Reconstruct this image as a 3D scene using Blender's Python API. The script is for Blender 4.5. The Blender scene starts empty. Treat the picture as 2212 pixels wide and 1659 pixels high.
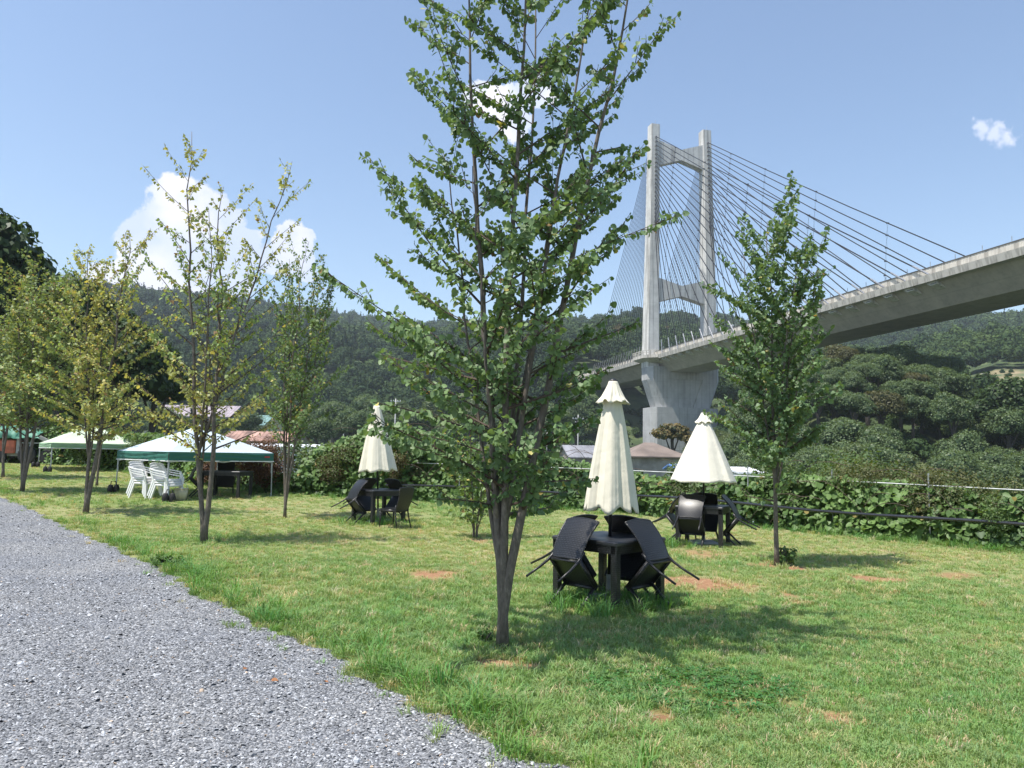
import bpy, math, random
import numpy as np
from mathutils import Matrix, Vector

# ------------------------------------------------------------------ scene, camera, world, sun
S = bpy.context.scene
COL = S.collection
R = math.radians
FPX = 775.0
PITCH, ROLL = R(5.2), R(1.0)
CAM = np.array([0.0, 0.0, 1.58])
_F = np.array([0, math.cos(PITCH), math.sin(PITCH)])
_r0 = np.array([1.0, 0, 0]); _u0 = np.array([0, -math.sin(PITCH), math.cos(PITCH)])
_R = math.cos(ROLL) * _r0 + math.sin(ROLL) * _u0
_U = -math.sin(ROLL) * _r0 + math.cos(ROLL) * _u0

cam_d = bpy.data.cameras.new('camera')
cam_d.sensor_width = 36.0
cam_d.lens = 36.0 * FPX / 1024.0
cam_d.clip_start = 0.05
cam_d.clip_end = 6000
cam = bpy.data.objects.new('camera', cam_d); COL.objects.link(cam)
cam.matrix_world = Matrix(((_R[0], _U[0], -_F[0], CAM[0]), (_R[1], _U[1], -_F[1], CAM[1]),
                           (_R[2], _U[2], -_F[2], CAM[2]), (0, 0, 0, 1)))
S.camera = cam

SUN_EL = R(67)
SUN_H = np.array([-0.885, -0.466])          # horizontal direction towards the sun
sun_d = bpy.data.lights.new('sun', 'SUN')
sun_d.energy = 3.9
sun_d.angle = R(0.53)
sun_d.color = (1.0, 0.955, 0.88)
sun = bpy.data.objects.new('sun', sun_d); COL.objects.link(sun)
_sd = Vector((SUN_H[0] * math.cos(SUN_EL), SUN_H[1] * math.cos(SUN_EL), math.sin(SUN_EL)))
sun.rotation_euler = _sd.to_track_quat('Z', 'Y').to_euler()
sun.location = (-30, -20, 80)

S.view_settings.view_transform = 'Standard'
S.view_settings.look = 'None'
S.view_settings.exposure = 0.85
S.view_settings.gamma = 1.0
S.view_settings.use_curve_mapping = False
S.cycles.max_bounces = 6
S.cycles.transparent_max_bounces = 8
S.cycles.volume_bounces = 1
S.cycles.sample_clamp_indirect = 6.0


def ray(px, py):
    return _F + (px - 512) / FPX * _R - (py - 384) / FPX * _U


def at(px, py, Y):
    d = ray(px, py)
    return CAM + d * ((Y - CAM[1]) / d[1])


def proj(P):
    d = np.asarray(P, float) - CAM
    z = d @ _F
    return np.stack([512 + FPX * (d @ _R) / z, 384 - FPX * (d @ _U) / z], -1)


def Q(x, y):                      # 2212-wide picture units -> 1024-wide
    return x * 0.46293, y * 0.46293


def build_world():
    w = bpy.data.worlds.new('World'); S.world = w; w.use_nodes = True
    nt = w.node_tree; N = nt.nodes; L = nt.links
    N.clear()
    out = N.new('ShaderNodeOutputWorld'); bg = N.new('ShaderNodeBackground')
    bg.inputs['Strength'].default_value = 0.15
    sky = N.new('ShaderNodeTexSky'); sky.sky_type = 'NISHITA'
    sky.sun_disc = False
    sky.sun_elevation = SUN_EL
    sky.sun_rotation = math.atan2(SUN_H[0], SUN_H[1])
    sky.altitude = 200; sky.air_density = 1.15; sky.dust_density = 0.9; sky.ozone_density = 2.6
    hsv = N.new('ShaderNodeHueSaturation')
    hsv.inputs['Saturation'].default_value = 0.96; hsv.inputs['Value'].default_value = 0.72
    L.new(sky.outputs[0], hsv.inputs['Color'])
    tc = N.new('ShaderNodeTexCoord')

    def math_(op, a, b=None, c=None):
        m = N.new('ShaderNodeMath'); m.operation = op
        for i, v in enumerate((a, b, c)):
            if v is None: continue
            if isinstance(v, (int, float)): m.inputs[i].default_value = v
            else: L.new(v, m.inputs[i])
        return m.outputs[0]

    nz = N.new('ShaderNodeTexNoise'); nz.inputs['Scale'].default_value = 16; nz.inputs['Detail'].default_value = 9
    nz.inputs['Roughness'].default_value = 0.55
    L.new(tc.outputs['Generated'], nz.inputs['Vector'])
    # billows of the cumulus: (x, y, radius) in the picture's 2212 units, turned into directions in the sky
    blobs = [(368, 428, 46), (338, 470, 30), (318, 520, 56), (285, 505, 30), (410, 480, 72), (470, 520, 60), (520, 545, 40), (400, 580, 92),
             (330, 620, 80), (480, 610, 66), (250, 625, 56), (205, 650, 34), (625, 530, 42), (600, 565, 36), (662, 520, 18), (640, 580, 34), (545, 520, 26),
             (1160, 172, 26), (1172, 205, 32), (1120, 200, 26), (1060, 225, 40), (1010, 215, 24), (1100, 250, 40),
             (2128, 274, 14), (2150, 284, 15), (2180, 290, 15), (2207, 290, 15), (2113, 260, 8)]
    wn = N.new('ShaderNodeTexNoise'); wn.inputs['Scale'].default_value = 9; wn.inputs['Detail'].default_value = 8; wn.inputs['Roughness'].default_value = 0.62
    L.new(tc.outputs['Generated'], wn.inputs['Vector'])
    sb = N.new('ShaderNodeVectorMath'); sb.operation = 'SUBTRACT'; L.new(wn.outputs['Color'], sb.inputs[0]); sb.inputs[1].default_value = (.5, .5, .5)
    ws = N.new('ShaderNodeVectorMath'); ws.operation = 'SCALE'; ws.inputs['Scale'].default_value = 0.085; L.new(sb.outputs[0], ws.inputs[0])
    wd = N.new('ShaderNodeVectorMath'); wd.operation = 'ADD'; L.new(tc.outputs['Generated'], wd.inputs[0]); L.new(ws.outputs[0], wd.inputs[1])
    dens = None
    for x, y, r in blobs:
        px, py = Q(x, y)
        d = ray(px, py); d = d / np.linalg.norm(d)
        vd = N.new('ShaderNodeVectorMath'); vd.operation = 'DISTANCE'
        L.new(wd.outputs[0], vd.inputs[0]); vd.inputs[1].default_value = tuple(d)
        rad = r * 1.10 * 0.46293 / FPX
        v = math_('MULTIPLY_ADD', vd.outputs['Value'], -1.0 / rad, 1.0)     # 1 in the middle, 0 at the rim
        v = math_('MULTIPLY', v, min(1.0, r / 60 + (0.25 if x < 2000 else -0.02)))
        dens = v if dens is None else math_('SMOOTH_MAX', dens, v, 0.12)
    n2 = math_('MULTIPLY_ADD', nz.outputs['Fac'], 0.8, -0.40)
    dens = math_('ADD', dens, n2)
    mr = N.new('ShaderNodeMapRange'); mr.interpolation_type = 'SMOOTHSTEP'
    mr.inputs['From Min'].default_value = 0.02; mr.inputs['From Max'].default_value = 0.17
    L.new(dens, mr.inputs['Value'])
    sep = N.new('ShaderNodeSeparateXYZ'); L.new(tc.outputs['Generated'], sep.inputs[0])
    # thinner towards the horizon where the air veils it
    ve = N.new('ShaderNodeMapRange'); ve.inputs['From Min'].default_value = 0.17; ve.inputs['From Max'].default_value = 0.40
    ve.inputs['To Min'].default_value = 0.80; ve.inputs['To Max'].default_value = 1.0
    L.new(sep.outputs['Z'], ve.inputs['Value'])
    alpha = math_('MULTIPLY', mr.outputs[0], ve.outputs[0])
    nz2 = N.new('ShaderNodeTexNoise'); nz2.inputs['Scale'].default_value = 11; nz2.inputs['Detail'].default_value = 5
    L.new(tc.outputs['Generated'], nz2.inputs['Vector'])
    cr = N.new('ShaderNodeValToRGB')
    cr.color_ramp.elements[0].position = 0.40; cr.color_ramp.elements[0].color = (3.0, 3.35, 4.2, 1)
    cr.color_ramp.elements[1].position = 0.56; cr.color_ramp.elements[1].color = (4.3, 4.2, 4.45, 1)
    L.new(nz2.outputs['Fac'], cr.inputs[0])
    mx = N.new('ShaderNodeMixRGB'); L.new(alpha, mx.inputs[0])
    L.new(hsv.outputs[0], mx.inputs[1]); L.new(cr.outputs[0], mx.inputs[2])
    L.new(mx.outputs[0], bg.inputs['Color']); L.new(bg.outputs[0], out.inputs['Surface'])
    return hsv, sky


build_world()

# ------------------------------------------------------------------ helpers
rng = np.random.default_rng(11)
random.seed(4)


def tag(o, label=None, cat=None, group=None, kind=None):
    if label: o['label'] = label
    if cat: o['category'] = cat
    if group: o['group'] = group
    if kind: o['kind'] = kind
    return o


def thing(name, label, cat, loc=(0, 0, 0), rot=(0, 0, 0), group=None):
    o = bpy.data.objects.new(name, None); COL.objects.link(o)
    o.empty_display_size = 0.2
    o.location = tuple(float(v) for v in loc); o.rotation_euler = rot
    return tag(o, label, cat, group)


def children_of(o):
    return KIDS.get(o.name, [])


KIDS = {}


def link(o, parent=None):
    COL.objects.link(o)
    if parent is not None:
        o.parent = parent
        KIDS.setdefault(parent.name, []).append(o)
    return o


def copy_tree(o, parent=None):
    c = o.copy(); link(c, parent)
    for ch in KIDS.get(o.name, []):
        copy_tree(ch, c)
    return c


class MB:
    """collects boxes, tubes, grids and turns them into one mesh object"""
    def __init__(s): s.v = []; s.f = []

    def add(s, vs, fs):
        n = len(s.v); s.v.extend([tuple(map(float, p)) for p in vs]); s.f.extend([tuple(i + n for i in f) for f in fs]); return s

    def hexa(s, p):          # 8 corners: bottom ring 0-3, top ring 4-7
        return s.add(p, [(3, 2, 1, 0), (4, 5, 6, 7), (0, 1, 5, 4), (1, 2, 6, 5), (2, 3, 7, 6), (3, 0, 4, 7)])

    def box(s, x0, x1, y0, y1, z0, z1):
        return s.hexa([(x0, y0, z0), (x1, y0, z0), (x1, y1, z0), (x0, y1, z0), (x0, y0, z1), (x1, y0, z1), (x1, y1, z1), (x0, y1, z1)])

    def cbox(s, x0, x1, y0, y1, z0, z1, c):   # box with all vertical and top edges chamfered
        lo = [(x0 + c, y0), (x1 - c, y0), (x1, y0 + c), (x1, y1 - c), (x1 - c, y1), (x0 + c, y1), (x0, y1 - c), (x0, y0 + c)]
        mx, my = (x0 + x1) / 2, (y0 + y1) / 2
        ins = lambda p: (p[0] + (c if p[0] < mx else -c), p[1] + (c if p[1] < my else -c))
        rings = [[(x, y, z0) for x, y in lo], [(x, y, z1 - c) for x, y in lo], [(*ins(p), z1) for p in lo]]
        vs = sum(rings, []); fs = []
        for k in range(2):
            for i in range(8):
                j = (i + 1) % 8; fs.append((k * 8 + i, k * 8 + j, k * 8 + 8 + j, k * 8 + 8 + i))
        fs += [tuple(range(7, -1, -1)), tuple(range(16, 24))]
        return s.add(vs, fs)

    def bar(s, a, b, w, h, up=(0, 0, 1), w2=None, h2=None):
        a = np.array(a, float); b = np.array(b, float); d = b - a; d /= np.linalg.norm(d)
        u = np.array(up, float); x = np.cross(d, u)
        if np.linalg.norm(x) < 1e-5: x = np.cross(d, (1, 0, 0))
        x /= np.linalg.norm(x); y = np.cross(x, d)
        w2 = w if w2 is None else w2; h2 = h if h2 is None else h2
        q = lambda c, ww, hh: [c - x * ww / 2 - y * hh / 2, c + x * ww / 2 - y * hh / 2, c + x * ww / 2 + y * hh / 2, c - x * ww / 2 + y * hh / 2]
        return s.hexa(q(a, w, h) + q(b, w2, h2))

    def tube(s, pts, rad, n=6, cap=True):
        pts = np.asarray(pts, float); m = len(pts)
        rad = np.broadcast_to(np.asarray(rad, float), (m,))
        t = np.gradient(pts, axis=0); t /= np.linalg.norm(t, axis=1)[:, None] + 1e-12
        ref = np.array([1.0, 0, 0]) if abs(t[0][0]) < 0.8 else np.array([0, 1.0, 0])
        vs = []
        for i in range(m):
            x = np.cross(t[i], ref); x /= np.linalg.norm(x); y = np.cross(t[i], x); ref = -np.cross(t[i], x) if False else ref
            for k in range(n):
                a = 2 * math.pi * k / n
                vs.append(pts[i] + rad[i] * (math.cos(a) * x + math.sin(a) * y))
        fs = []
        for i in range(m - 1):
            for k in range(n):
                j = (k + 1) % n
                fs.append((i * n + k, i * n + j, i * n + n + j, i * n + n + k))
        if cap: fs += [tuple(range(n - 1, -1, -1)), tuple((m - 1) * n + k for k in range(n))]
        return s.add(vs, fs)

    def grid(s, P, closed=False):    # P[i][j]; closed in j
        P = np.asarray(P, float); a, b = P.shape[:2]
        fs = []
        for i in range(a - 1):
            for j in range(b if closed else b - 1):
                k = (j + 1) % b
                fs.append((i * b + j, i * b + k, (i + 1) * b + k, (i + 1) * b + j))
        return s.add(P.reshape(-1, 3), fs)

    def prism(s, poly, z0, z1):
        n = len(poly)
        vs = [(x, y, z0) for x, y in poly] + [(x, y, z1) for x, y in poly]
        fs = [tuple(range(n - 1, -1, -1)), tuple(range(n, 2 * n))] + [(i, (i + 1) % n, n + (i + 1) % n, n + i) for i in range(n)]
        return s.add(vs, fs)

    def mesh(s, name, mat=None, smooth=False):
        me = bpy.data.meshes.new(name); me.from_pydata(s.v, [], s.f)
        if mat: me.materials.append(mat)
        if smooth: me.polygons.foreach_set('use_smooth', np.ones(len(me.polygons), bool))
        me.update()
        return me

    def build(s, name, mat, parent=None, smooth=False):
        return link(bpy.data.objects.new(name, s.mesh(name, mat, smooth)), parent)


def np_mesh(name, V, Fq, mat, tint=None, smooth=False):
    """mesh from numpy arrays; Fq (n,k) faces of equal size; tint (nverts,3) colour attribute"""
    me = bpy.data.meshes.new(name)
    V = np.ascontiguousarray(V, np.float32); Fq = np.ascontiguousarray(Fq, np.int32)
    n, k = Fq.shape
    me.vertices.add(len(V)); me.vertices.foreach_set('co', V.ravel())
    me.loops.add(n * k); me.loops.foreach_set('vertex_index', Fq.ravel())
    me.polygons.add(n); me.polygons.foreach_set('loop_start', np.arange(0, n * k, k, dtype=np.int32))
    if smooth: me.polygons.foreach_set('use_smooth', np.ones(n, bool))
    me.update(calc_edges=True)
    if tint is not None:
        a = me.attributes.new('tint', 'FLOAT_VECTOR', 'POINT'); a.data.foreach_set('vector', np.ascontiguousarray(tint, np.float32).ravel())
    if mat: me.materials.append(mat)
    return me


# ---------------------------------------------------------------- materials
def _mat(name):
    m = bpy.data.materials.new(name); m.use_nodes = True
    return m, m.node_tree.nodes, m.node_tree.links, m.node_tree.nodes['Principled BSDF']


def ramp(N, stops):
    cr = N.new('ShaderNodeValToRGB'); e = cr.color_ramp.elements
    while len(e) < len(stops): e.new(0.5)
    for i, (p, c) in enumerate(stops):
        e[i].position = p; e[i].color = (*c, 1)
    return cr


def plain(name, col, rough=0.6, var=0.12, scale=6.0, metal=0.0, bump=0.0, bscale=60.0, spec=0.4, coord='Object'):
    m, N, L, b = _mat(name)
    tc = N.new('ShaderNodeTexCoord'); nz = N.new('ShaderNodeTexNoise')
    nz.inputs['Scale'].default_value = scale; nz.inputs['Detail'].default_value = 6
    L.new(tc.outputs[coord], nz.inputs['Vector'])
    lo = tuple(max(0, c * (1 - var * 1.6)) for c in col); hi = tuple(min(1, c * (1 + var * 1.2)) for c in col)
    cr = ramp(N, [(0.32, lo), (0.68, hi)]); L.new(nz.outputs['Fac'], cr.inputs[0]); L.new(cr.outputs[0], b.inputs['Base Color'])
    b.inputs['Roughness'].default_value = rough; b.inputs['Metallic'].default_value = metal
    b.inputs['Specular IOR Level'].default_value = spec
    if bump:
        n2 = N.new('ShaderNodeTexNoise'); n2.inputs['Scale'].default_value = bscale; n2.inputs['Detail'].default_value = 4
        L.new(tc.outputs[coord], n2.inputs['Vector'])
        bp = N.new('ShaderNodeBump'); bp.inputs['Strength'].default_value = bump; bp.inputs['Distance'].default_value = 0.02
        L.new(n2.outputs['Fac'], bp.inputs['Height']); L.new(bp.outputs[0], b.inputs['Normal'])
    return m


def leaf_mat(name, src='GEOMETRY', gain=1.0, trans=0.32, rough=0.5, spec=0.35):
    """foliage: its own colour comes from the tint attribute of the leaf (or of the instance)"""
    m, N, L, b = _mat(name)
    at_ = N.new('ShaderNodeAttribute'); at_.attribute_type = src; at_.attribute_name = 'tint'
    b.inputs['Roughness'].default_value = rough; b.inputs['Specular IOR Level'].default_value = spec
    sc = N.new('ShaderNodeVectorMath'); sc.operation = 'SCALE'; sc.inputs['Scale'].default_value = gain
    L.new(at_.outputs['Vector'], sc.inputs[0])
    L.new(sc.outputs[0], b.inputs['Base Color'])
    tr = N.new('ShaderNodeBsdfTranslucent')
    mu = N.new('ShaderNodeVectorMath'); mu.operation = 'MULTIPLY'; mu.inputs[1].default_value = (1.35, 1.25, 0.5)
    L.new(sc.outputs[0], mu.inputs[0]); L.new(mu.outputs[0], tr.inputs['Color'])
    mx = N.new('ShaderNodeMixShader'); mx.inputs[0].default_value = trans
    L.new(b.outputs[0], mx.inputs[1]); L.new(tr.outputs[0], mx.inputs[2])
    L.new(mx.outputs[0], N['Material Output'].inputs['Surface'])
    return m


def bark_mat(name, col):
    m, N, L, b = _mat(name)
    tc = N.new('ShaderNodeTexCoord'); mp = N.new('ShaderNodeMapping'); mp.inputs['Scale'].default_value = (1, 1, 0.35)
    L.new(tc.outputs['Object'], mp.inputs[0])
    nz = N.new('ShaderNodeTexNoise'); nz.inputs['Scale'].default_value = 38; nz.inputs['Detail'].default_value = 8; nz.inputs['Roughness'].default_value = 0.7
    L.new(mp.outputs[0], nz.inputs['Vector'])
    cr = ramp(N, [(0.3, tuple(c * 0.45 for c in col)), (0.55, col), (0.75, tuple(min(1, c * 1.9) for c in col))])
    L.new(nz.outputs['Fac'], cr.inputs[0]); L.new(cr.outputs[0], b.inputs['Base Color'])
    b.inputs['Roughness'].default_value = 0.85
    bp = N.new('ShaderNodeBump'); bp.inputs['Strength'].default_value = 0.8; bp.inputs['Distance'].default_value = 0.01
    L.new(nz.outputs['Fac'], bp.inputs['Height']); L.new(bp.outputs[0], b.inputs['Normal'])
    return m


def concrete_mat(name, col, streak=1.0, horiz=False):
    """weathered concrete: blotches, rain streaks running down, faint lift joints"""
    m, N, L, b = _mat(name)
    tc = N.new('ShaderNodeTexCoord')
    n1 = N.new('ShaderNodeTexNoise'); n1.inputs['Scale'].default_value = 0.35; n1.inputs['Detail'].default_value = 8; n1.inputs['Roughness'].default_value = 0.65
    L.new(tc.outputs['Object'], n1.inputs['Vector'])
    mp = N.new('ShaderNodeMapping'); mp.inputs['Scale'].default_value = (1.6, 1.6, 0.05); L.new(tc.outputs['Object'], mp.inputs[0])
    n2 = N.new('ShaderNodeTexNoise'); n2.inputs['Scale'].default_value = 1.0; n2.inputs['Detail'].default_value = 6
    L.new(mp.outputs[0], n2.inputs['Vector'])
    c1 = ramp(N, [(0.3, tuple(c * 0.78 for c in col)), (0.7, tuple(c * 1.1 for c in col))]); L.new(n1.outputs['Fac'], c1.inputs[0])
    c2 = ramp(N, [(0.34, (0.42, 0.41, 0.40)), (0.50, (1, 1, 1))]); L.new(n2.outputs['Fac'], c2.inputs[0])
    mx = N.new('ShaderNodeMixRGB'); mx.blend_type = 'MULTIPLY'; mx.inputs[0].default_value = 0.75 * streak
    L.new(c1.outputs[0], mx.inputs[1]); L.new(c2.outputs[0], mx.inputs[2])
    # lift joints every 4 m
    sp = N.new('ShaderNodeSeparateXYZ'); L.new(tc.outputs['Object'], sp.inputs[0])
    md = N.new('ShaderNodeMath'); md.operation = 'PINGPONG'; md.inputs[1].default_value = 2.4; L.new(sp.outputs['Z'], md.inputs[0])
    lt = N.new('ShaderNodeMath'); lt.operation = 'LESS_THAN'; lt.inputs[1].default_value = 0.07; L.new(md.outputs[0], lt.inputs[0])
    ml = N.new('ShaderNodeMath'); ml.operation = 'MULTIPLY'; ml.inputs[1].default_value = 0.22; L.new(lt.outputs[0], ml.inputs[0])
    m2 = N.new('ShaderNodeMixRGB'); m2.blend_type = 'MULTIPLY'; m2.inputs[2].default_value = (0.5, 0.5, 0.5, 1)
    L.new(ml.outputs[0], m2.inputs[0]); L.new(mx.outputs[0], m2.inputs[1])
    L.new(m2.outputs[0], b.inputs['Base Color']); b.inputs['Roughness'].default_value = 0.85
    return m


def wicker_mat(name, col):
    m, N, L, b = _mat(name)
    tc = N.new('ShaderNodeTexCoord')
    bk = N.new('ShaderNodeTexBrick'); bk.inputs['Scale'].default_value = 12; bk.inputs['Mortar Size'].default_value = 0.05
    bk.inputs['Color1'].default_value = (*[c * 1.25 for c in col], 1); bk.inputs['Color2'].default_value = (*[c * 0.8 for c in col], 1)
    bk.inputs['Mortar'].default_value = (*[c * 0.25 for c in col], 1); bk.inputs['Mortar Smooth'].default_value = 0.3
    L.new(tc.outputs['UV'], bk.inputs['Vector'])
    L.new(bk.outputs['Color'], b.inputs['Base Color'])
    bp = N.new('ShaderNodeBump'); bp.inputs['Strength'].default_value = 0.9; bp.inputs['Distance'].default_value = 0.006; bp.invert = True
    L.new(bk.outputs['Fac'], bp.inputs['Height']); L.new(bp.outputs[0], b.inputs['Normal'])
    b.inputs['Roughness'].default_value = 0.36; b.inputs['Specular IOR Level'].default_value = 0.55
    return m


def cloth_mat(name, col, rough=0.8, trans=0.12):
    m, N, L, b = _mat(name)
    tc = N.new('ShaderNodeTexCoord'); nz = N.new('ShaderNodeTexNoise'); nz.inputs['Scale'].default_value = 3.5; nz.inputs['Detail'].default_value = 7
    L.new(tc.outputs['Object'], nz.inputs['Vector'])
    cr = ramp(N, [(0.3, tuple(c * 0.88 for c in col)), (0.65, col)]); L.new(nz.outputs['Fac'], cr.inputs[0])
    L.new(cr.outputs[0], b.inputs['Base Color']); b.inputs['Roughness'].default_value = rough; b.inputs['Specular IOR Level'].default_value = 0.2
    tr = N.new('ShaderNodeBsdfTranslucent'); L.new(cr.outputs[0], tr.inputs['Color'])
    mx = N.new('ShaderNodeMixShader'); mx.inputs[0].default_value = trans
    L.new(b.outputs[0], mx.inputs[1]); L.new(tr.outputs[0], mx.inputs[2]); L.new(mx.outputs[0], N['Material Output'].inputs['Surface'])
    n2 = N.new('ShaderNodeTexNoise'); n2.inputs['Scale'].default_value = 9; L.new(tc.outputs['Object'], n2.inputs['Vector'])
    bp = N.new('ShaderNodeBump'); bp.inputs['Strength'].default_value = 0.25; bp.inputs['Distance'].default_value = 0.03
    L.new(n2.outputs['Fac'], bp.inputs['Height']); L.new(bp.outputs[0], b.inputs['Normal'])
    return m


M = dict(
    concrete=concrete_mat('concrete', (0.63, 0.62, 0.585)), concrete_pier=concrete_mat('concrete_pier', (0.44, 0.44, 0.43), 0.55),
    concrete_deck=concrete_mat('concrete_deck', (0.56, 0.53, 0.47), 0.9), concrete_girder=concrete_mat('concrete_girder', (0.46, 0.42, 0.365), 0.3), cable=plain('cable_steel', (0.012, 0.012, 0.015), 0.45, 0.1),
    pipe=plain('anchor_pipe', (0.32, 0.32, 0.33), 0.4, 0.3, 3.0, metal=0.5),
    wicker=wicker_mat('black_wicker', (0.021, 0.021, 0.023)), dark=plain('black_plastic', (0.013, 0.013, 0.015), 0.42, 0.15, 20, spec=0.5),
    tabletop=plain('black_tabletop', (0.022, 0.023, 0.026), 0.38, 0.2, 12, spec=0.6),
    canvas=cloth_mat('cream_canvas', (0.84, 0.79, 0.66)), canvas2=cloth_mat('cream_canvas_bright', (0.86, 0.82, 0.71)),
    blue_tent=cloth_mat('pale_blue_canopy', (0.55, 0.645, 0.70), 0.6, 0.12), teal=cloth_mat('dark_green_valance', (0.05, 0.17, 0.135), 0.6, 0.1),
    lime_tent=cloth_mat('pale_green_canopy', (0.62, 0.72, 0.54), 0.6, 0.15), lime_val=cloth_mat('green_valance', (0.30, 0.46, 0.30), 0.6, 0.15),
    red=plain('red_print', (0.45, 0.05, 0.05)), steel=plain('galvanised_steel', (0.42, 0.44, 0.46), 0.45, 0.15, metal=0.4),
    white_plastic=plain('white_plastic', (0.80, 0.80, 0.80), 0.45, 0.04), bag=plain('black_bag', (0.025, 0.024, 0.026), 0.7, 0.3),
    beige=plain('beige_plastic', (0.55, 0.50, 0.36), 0.5), orange=plain('worn_orange_paint', (0.48, 0.13, 0.07), 0.6, 0.25, 4),
    tarp=cloth_mat('green_tarp', (0.10, 0.27, 0.19), 0.5, 0.05), rubber=plain('tyre_rubber', (0.025, 0.025, 0.025), 0.8),
    grey_paint=plain('grey_paint', (0.30, 0.31, 0.30), 0.6), bark=bark_mat('katsura_bark', (0.150, 0.125, 0.100)),
    bark_dark=bark_mat('dark_bark', (0.07, 0.06, 0.05)), twig=plain('twig', (0.085, 0.06, 0.045), 0.8),
    pole=plain('concrete_pole', (0.42, 0.42, 0.41), 0.8), white_pipe=plain('white_pipe', (0.70, 0.70, 0.70), 0.35, 0.1),
    black_pipe=plain('black_pipe', (0.02, 0.02, 0.022), 0.22, 0.3, 5, spec=0.8), wire=plain('wire', (0.03, 0.03, 0.035), 0.5),
    leaf=leaf_mat('leaf'), leaf_i=leaf_mat('leaf_instanced', 'INSTANCER'), forest=leaf_mat('forest_leaf', 'INSTANCER', trans=0.15, rough=0.7, spec=0.15),
    blade=leaf_mat('grass_blade', 'INSTANCER', trans=0.30, rough=0.55, spec=0.25),
    stone=None, dead_leaf=plain('dead_leaf', (0.30, 0.13, 0.05), 0.8),
    glass=plain('window_glass', (0.03, 0.035, 0.04), 0.15, 0.2, spec=0.6), frame=plain('window_frame', (0.25, 0.25, 0.25), 0.5),
)


# ---------------------------------------------------------------- ground shape
def softplus(x, k=1.5):
    return np.where(x > 20, x, np.log1p(np.exp(np.clip(x * k, -40, 40))) / k)


def lawn_z(x, y):
    s = -0.5 * np.asarray(x, float) + 0.866 * np.asarray(y, float)
    return 0.035 * softplus(s - 14.0, 0.8)


def ground(px, py):
    d = ray(px, py); lo, hi = 0.5, 90.0
    for _ in range(50):
        m = (lo + hi) / 2; p = CAM + d * m
        if p[2] > lawn_z(p[0], p[1]): lo = m
        else: hi = m
    return CAM + d * hi


HEDGE = np.array([(-60, 40), (-45, 36.5), (-25, 33.5), (-18, 32.2), (-13.6, 28.4), (-7.3, 22.8), (-1.3, 21.8), (1.1, 21.4), (3.4, 20.2), (6.2, 17.4), (9.2, 13.9), (14, 8), (24, -4), (40, -22)], float)
_hth = np.arctan2(HEDGE[:, 0], HEDGE[:, 1])


def r_hedge(th):
    """distance along the bearing th at which the lawn ends"""
    th = np.asarray(th, float)
    fine = np.concatenate([np.linspace(HEDGE[i], HEDGE[i + 1], 12, endpoint=False) for i in range(len(HEDGE) - 1)])
    t = np.arctan2(fine[:, 0], fine[:, 1]); o = np.argsort(t)
    return np.interp(th, t[o], np.hypot(fine[:, 0], fine[:, 1])[o])


KPX = np.array([-900, -300, 0, 200, 400, 520, 590, 640, 700, 750, 830, 930, 1000, 1300, 2000], float)
K = dict(
    zv=np.array([0, 0, 0, -1.5, -2.5, -3, -3.5, -4, -4.5, -4.5, -4.5, -4.5, -4.5, -4, -4.]),
    rb=np.array([240, 240, 255, 265, 250, 240, 238, 240, 225, 110, 95, 95, 105, 110, 120]),
    zb=np.array([4, 4, 4, 4, 3, 2, -2, -3, -4, -4, -4.5, -4.5, -4, -3.5, -3.5]),
    rk=np.array([400, 400, 420, 420, 400, 340, 310, 315, 320, 165, 150, 155, 240, 245, 250]),
    zk=np.array([50, 50, 52, 50, 44, 42, 35, 32, 27, 9, 11, 11, 18, 18, 18]),
    r2=np.array([600, 600, 600, 640, 600, 520, 450, 440, 430, 340, 325, 325, 335, 340, 340]),
    z2=np.array([100, 100, 98, 100, 80, 74, 62, 58, 50, 24, 21, 24, 34, 34, 34]),
    rR=np.array([900, 900, 950, 1000, 950, 850, 720, 720, 740, 800, 820, 850, 850, 850, 850.]),
    sky=np.array([300, 300, 301, 303, 332, 336, 331, 325, 325, 333, 336, 331, 330, 326, 330.]),
)


def skyline_z(px, r):
    py = np.interp(px, KPX, K['sky'])
    pxc = np.clip(px, -300, 1300)
    d = _F[None] + ((pxc - 512) / FPX)[:, None] * _R[None] - ((py - 384) / FPX)[:, None] * _U[None]
    return CAM[2] + d[:, 2] / np.hypot(d[:, 0], d[:, 1]) * r


def fbm(x, y, seed=0, octs=4, s=1.0):
    v = np.zeros(np.shape(x)); g = np.random.default_rng(seed)
    a = 1.0
    for o in range(octs):
        for _ in range(3):
            k = g.normal(0, 1, 2); k = k / np.hypot(*k) * (2 ** o) / s * g.uniform(0.7, 1.4); p = g.uniform(0, 6.28)
            v = v + a / 3 * np.sin(k[0] * x + k[1] * y + p)
        a *= 0.55
    return v


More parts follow.
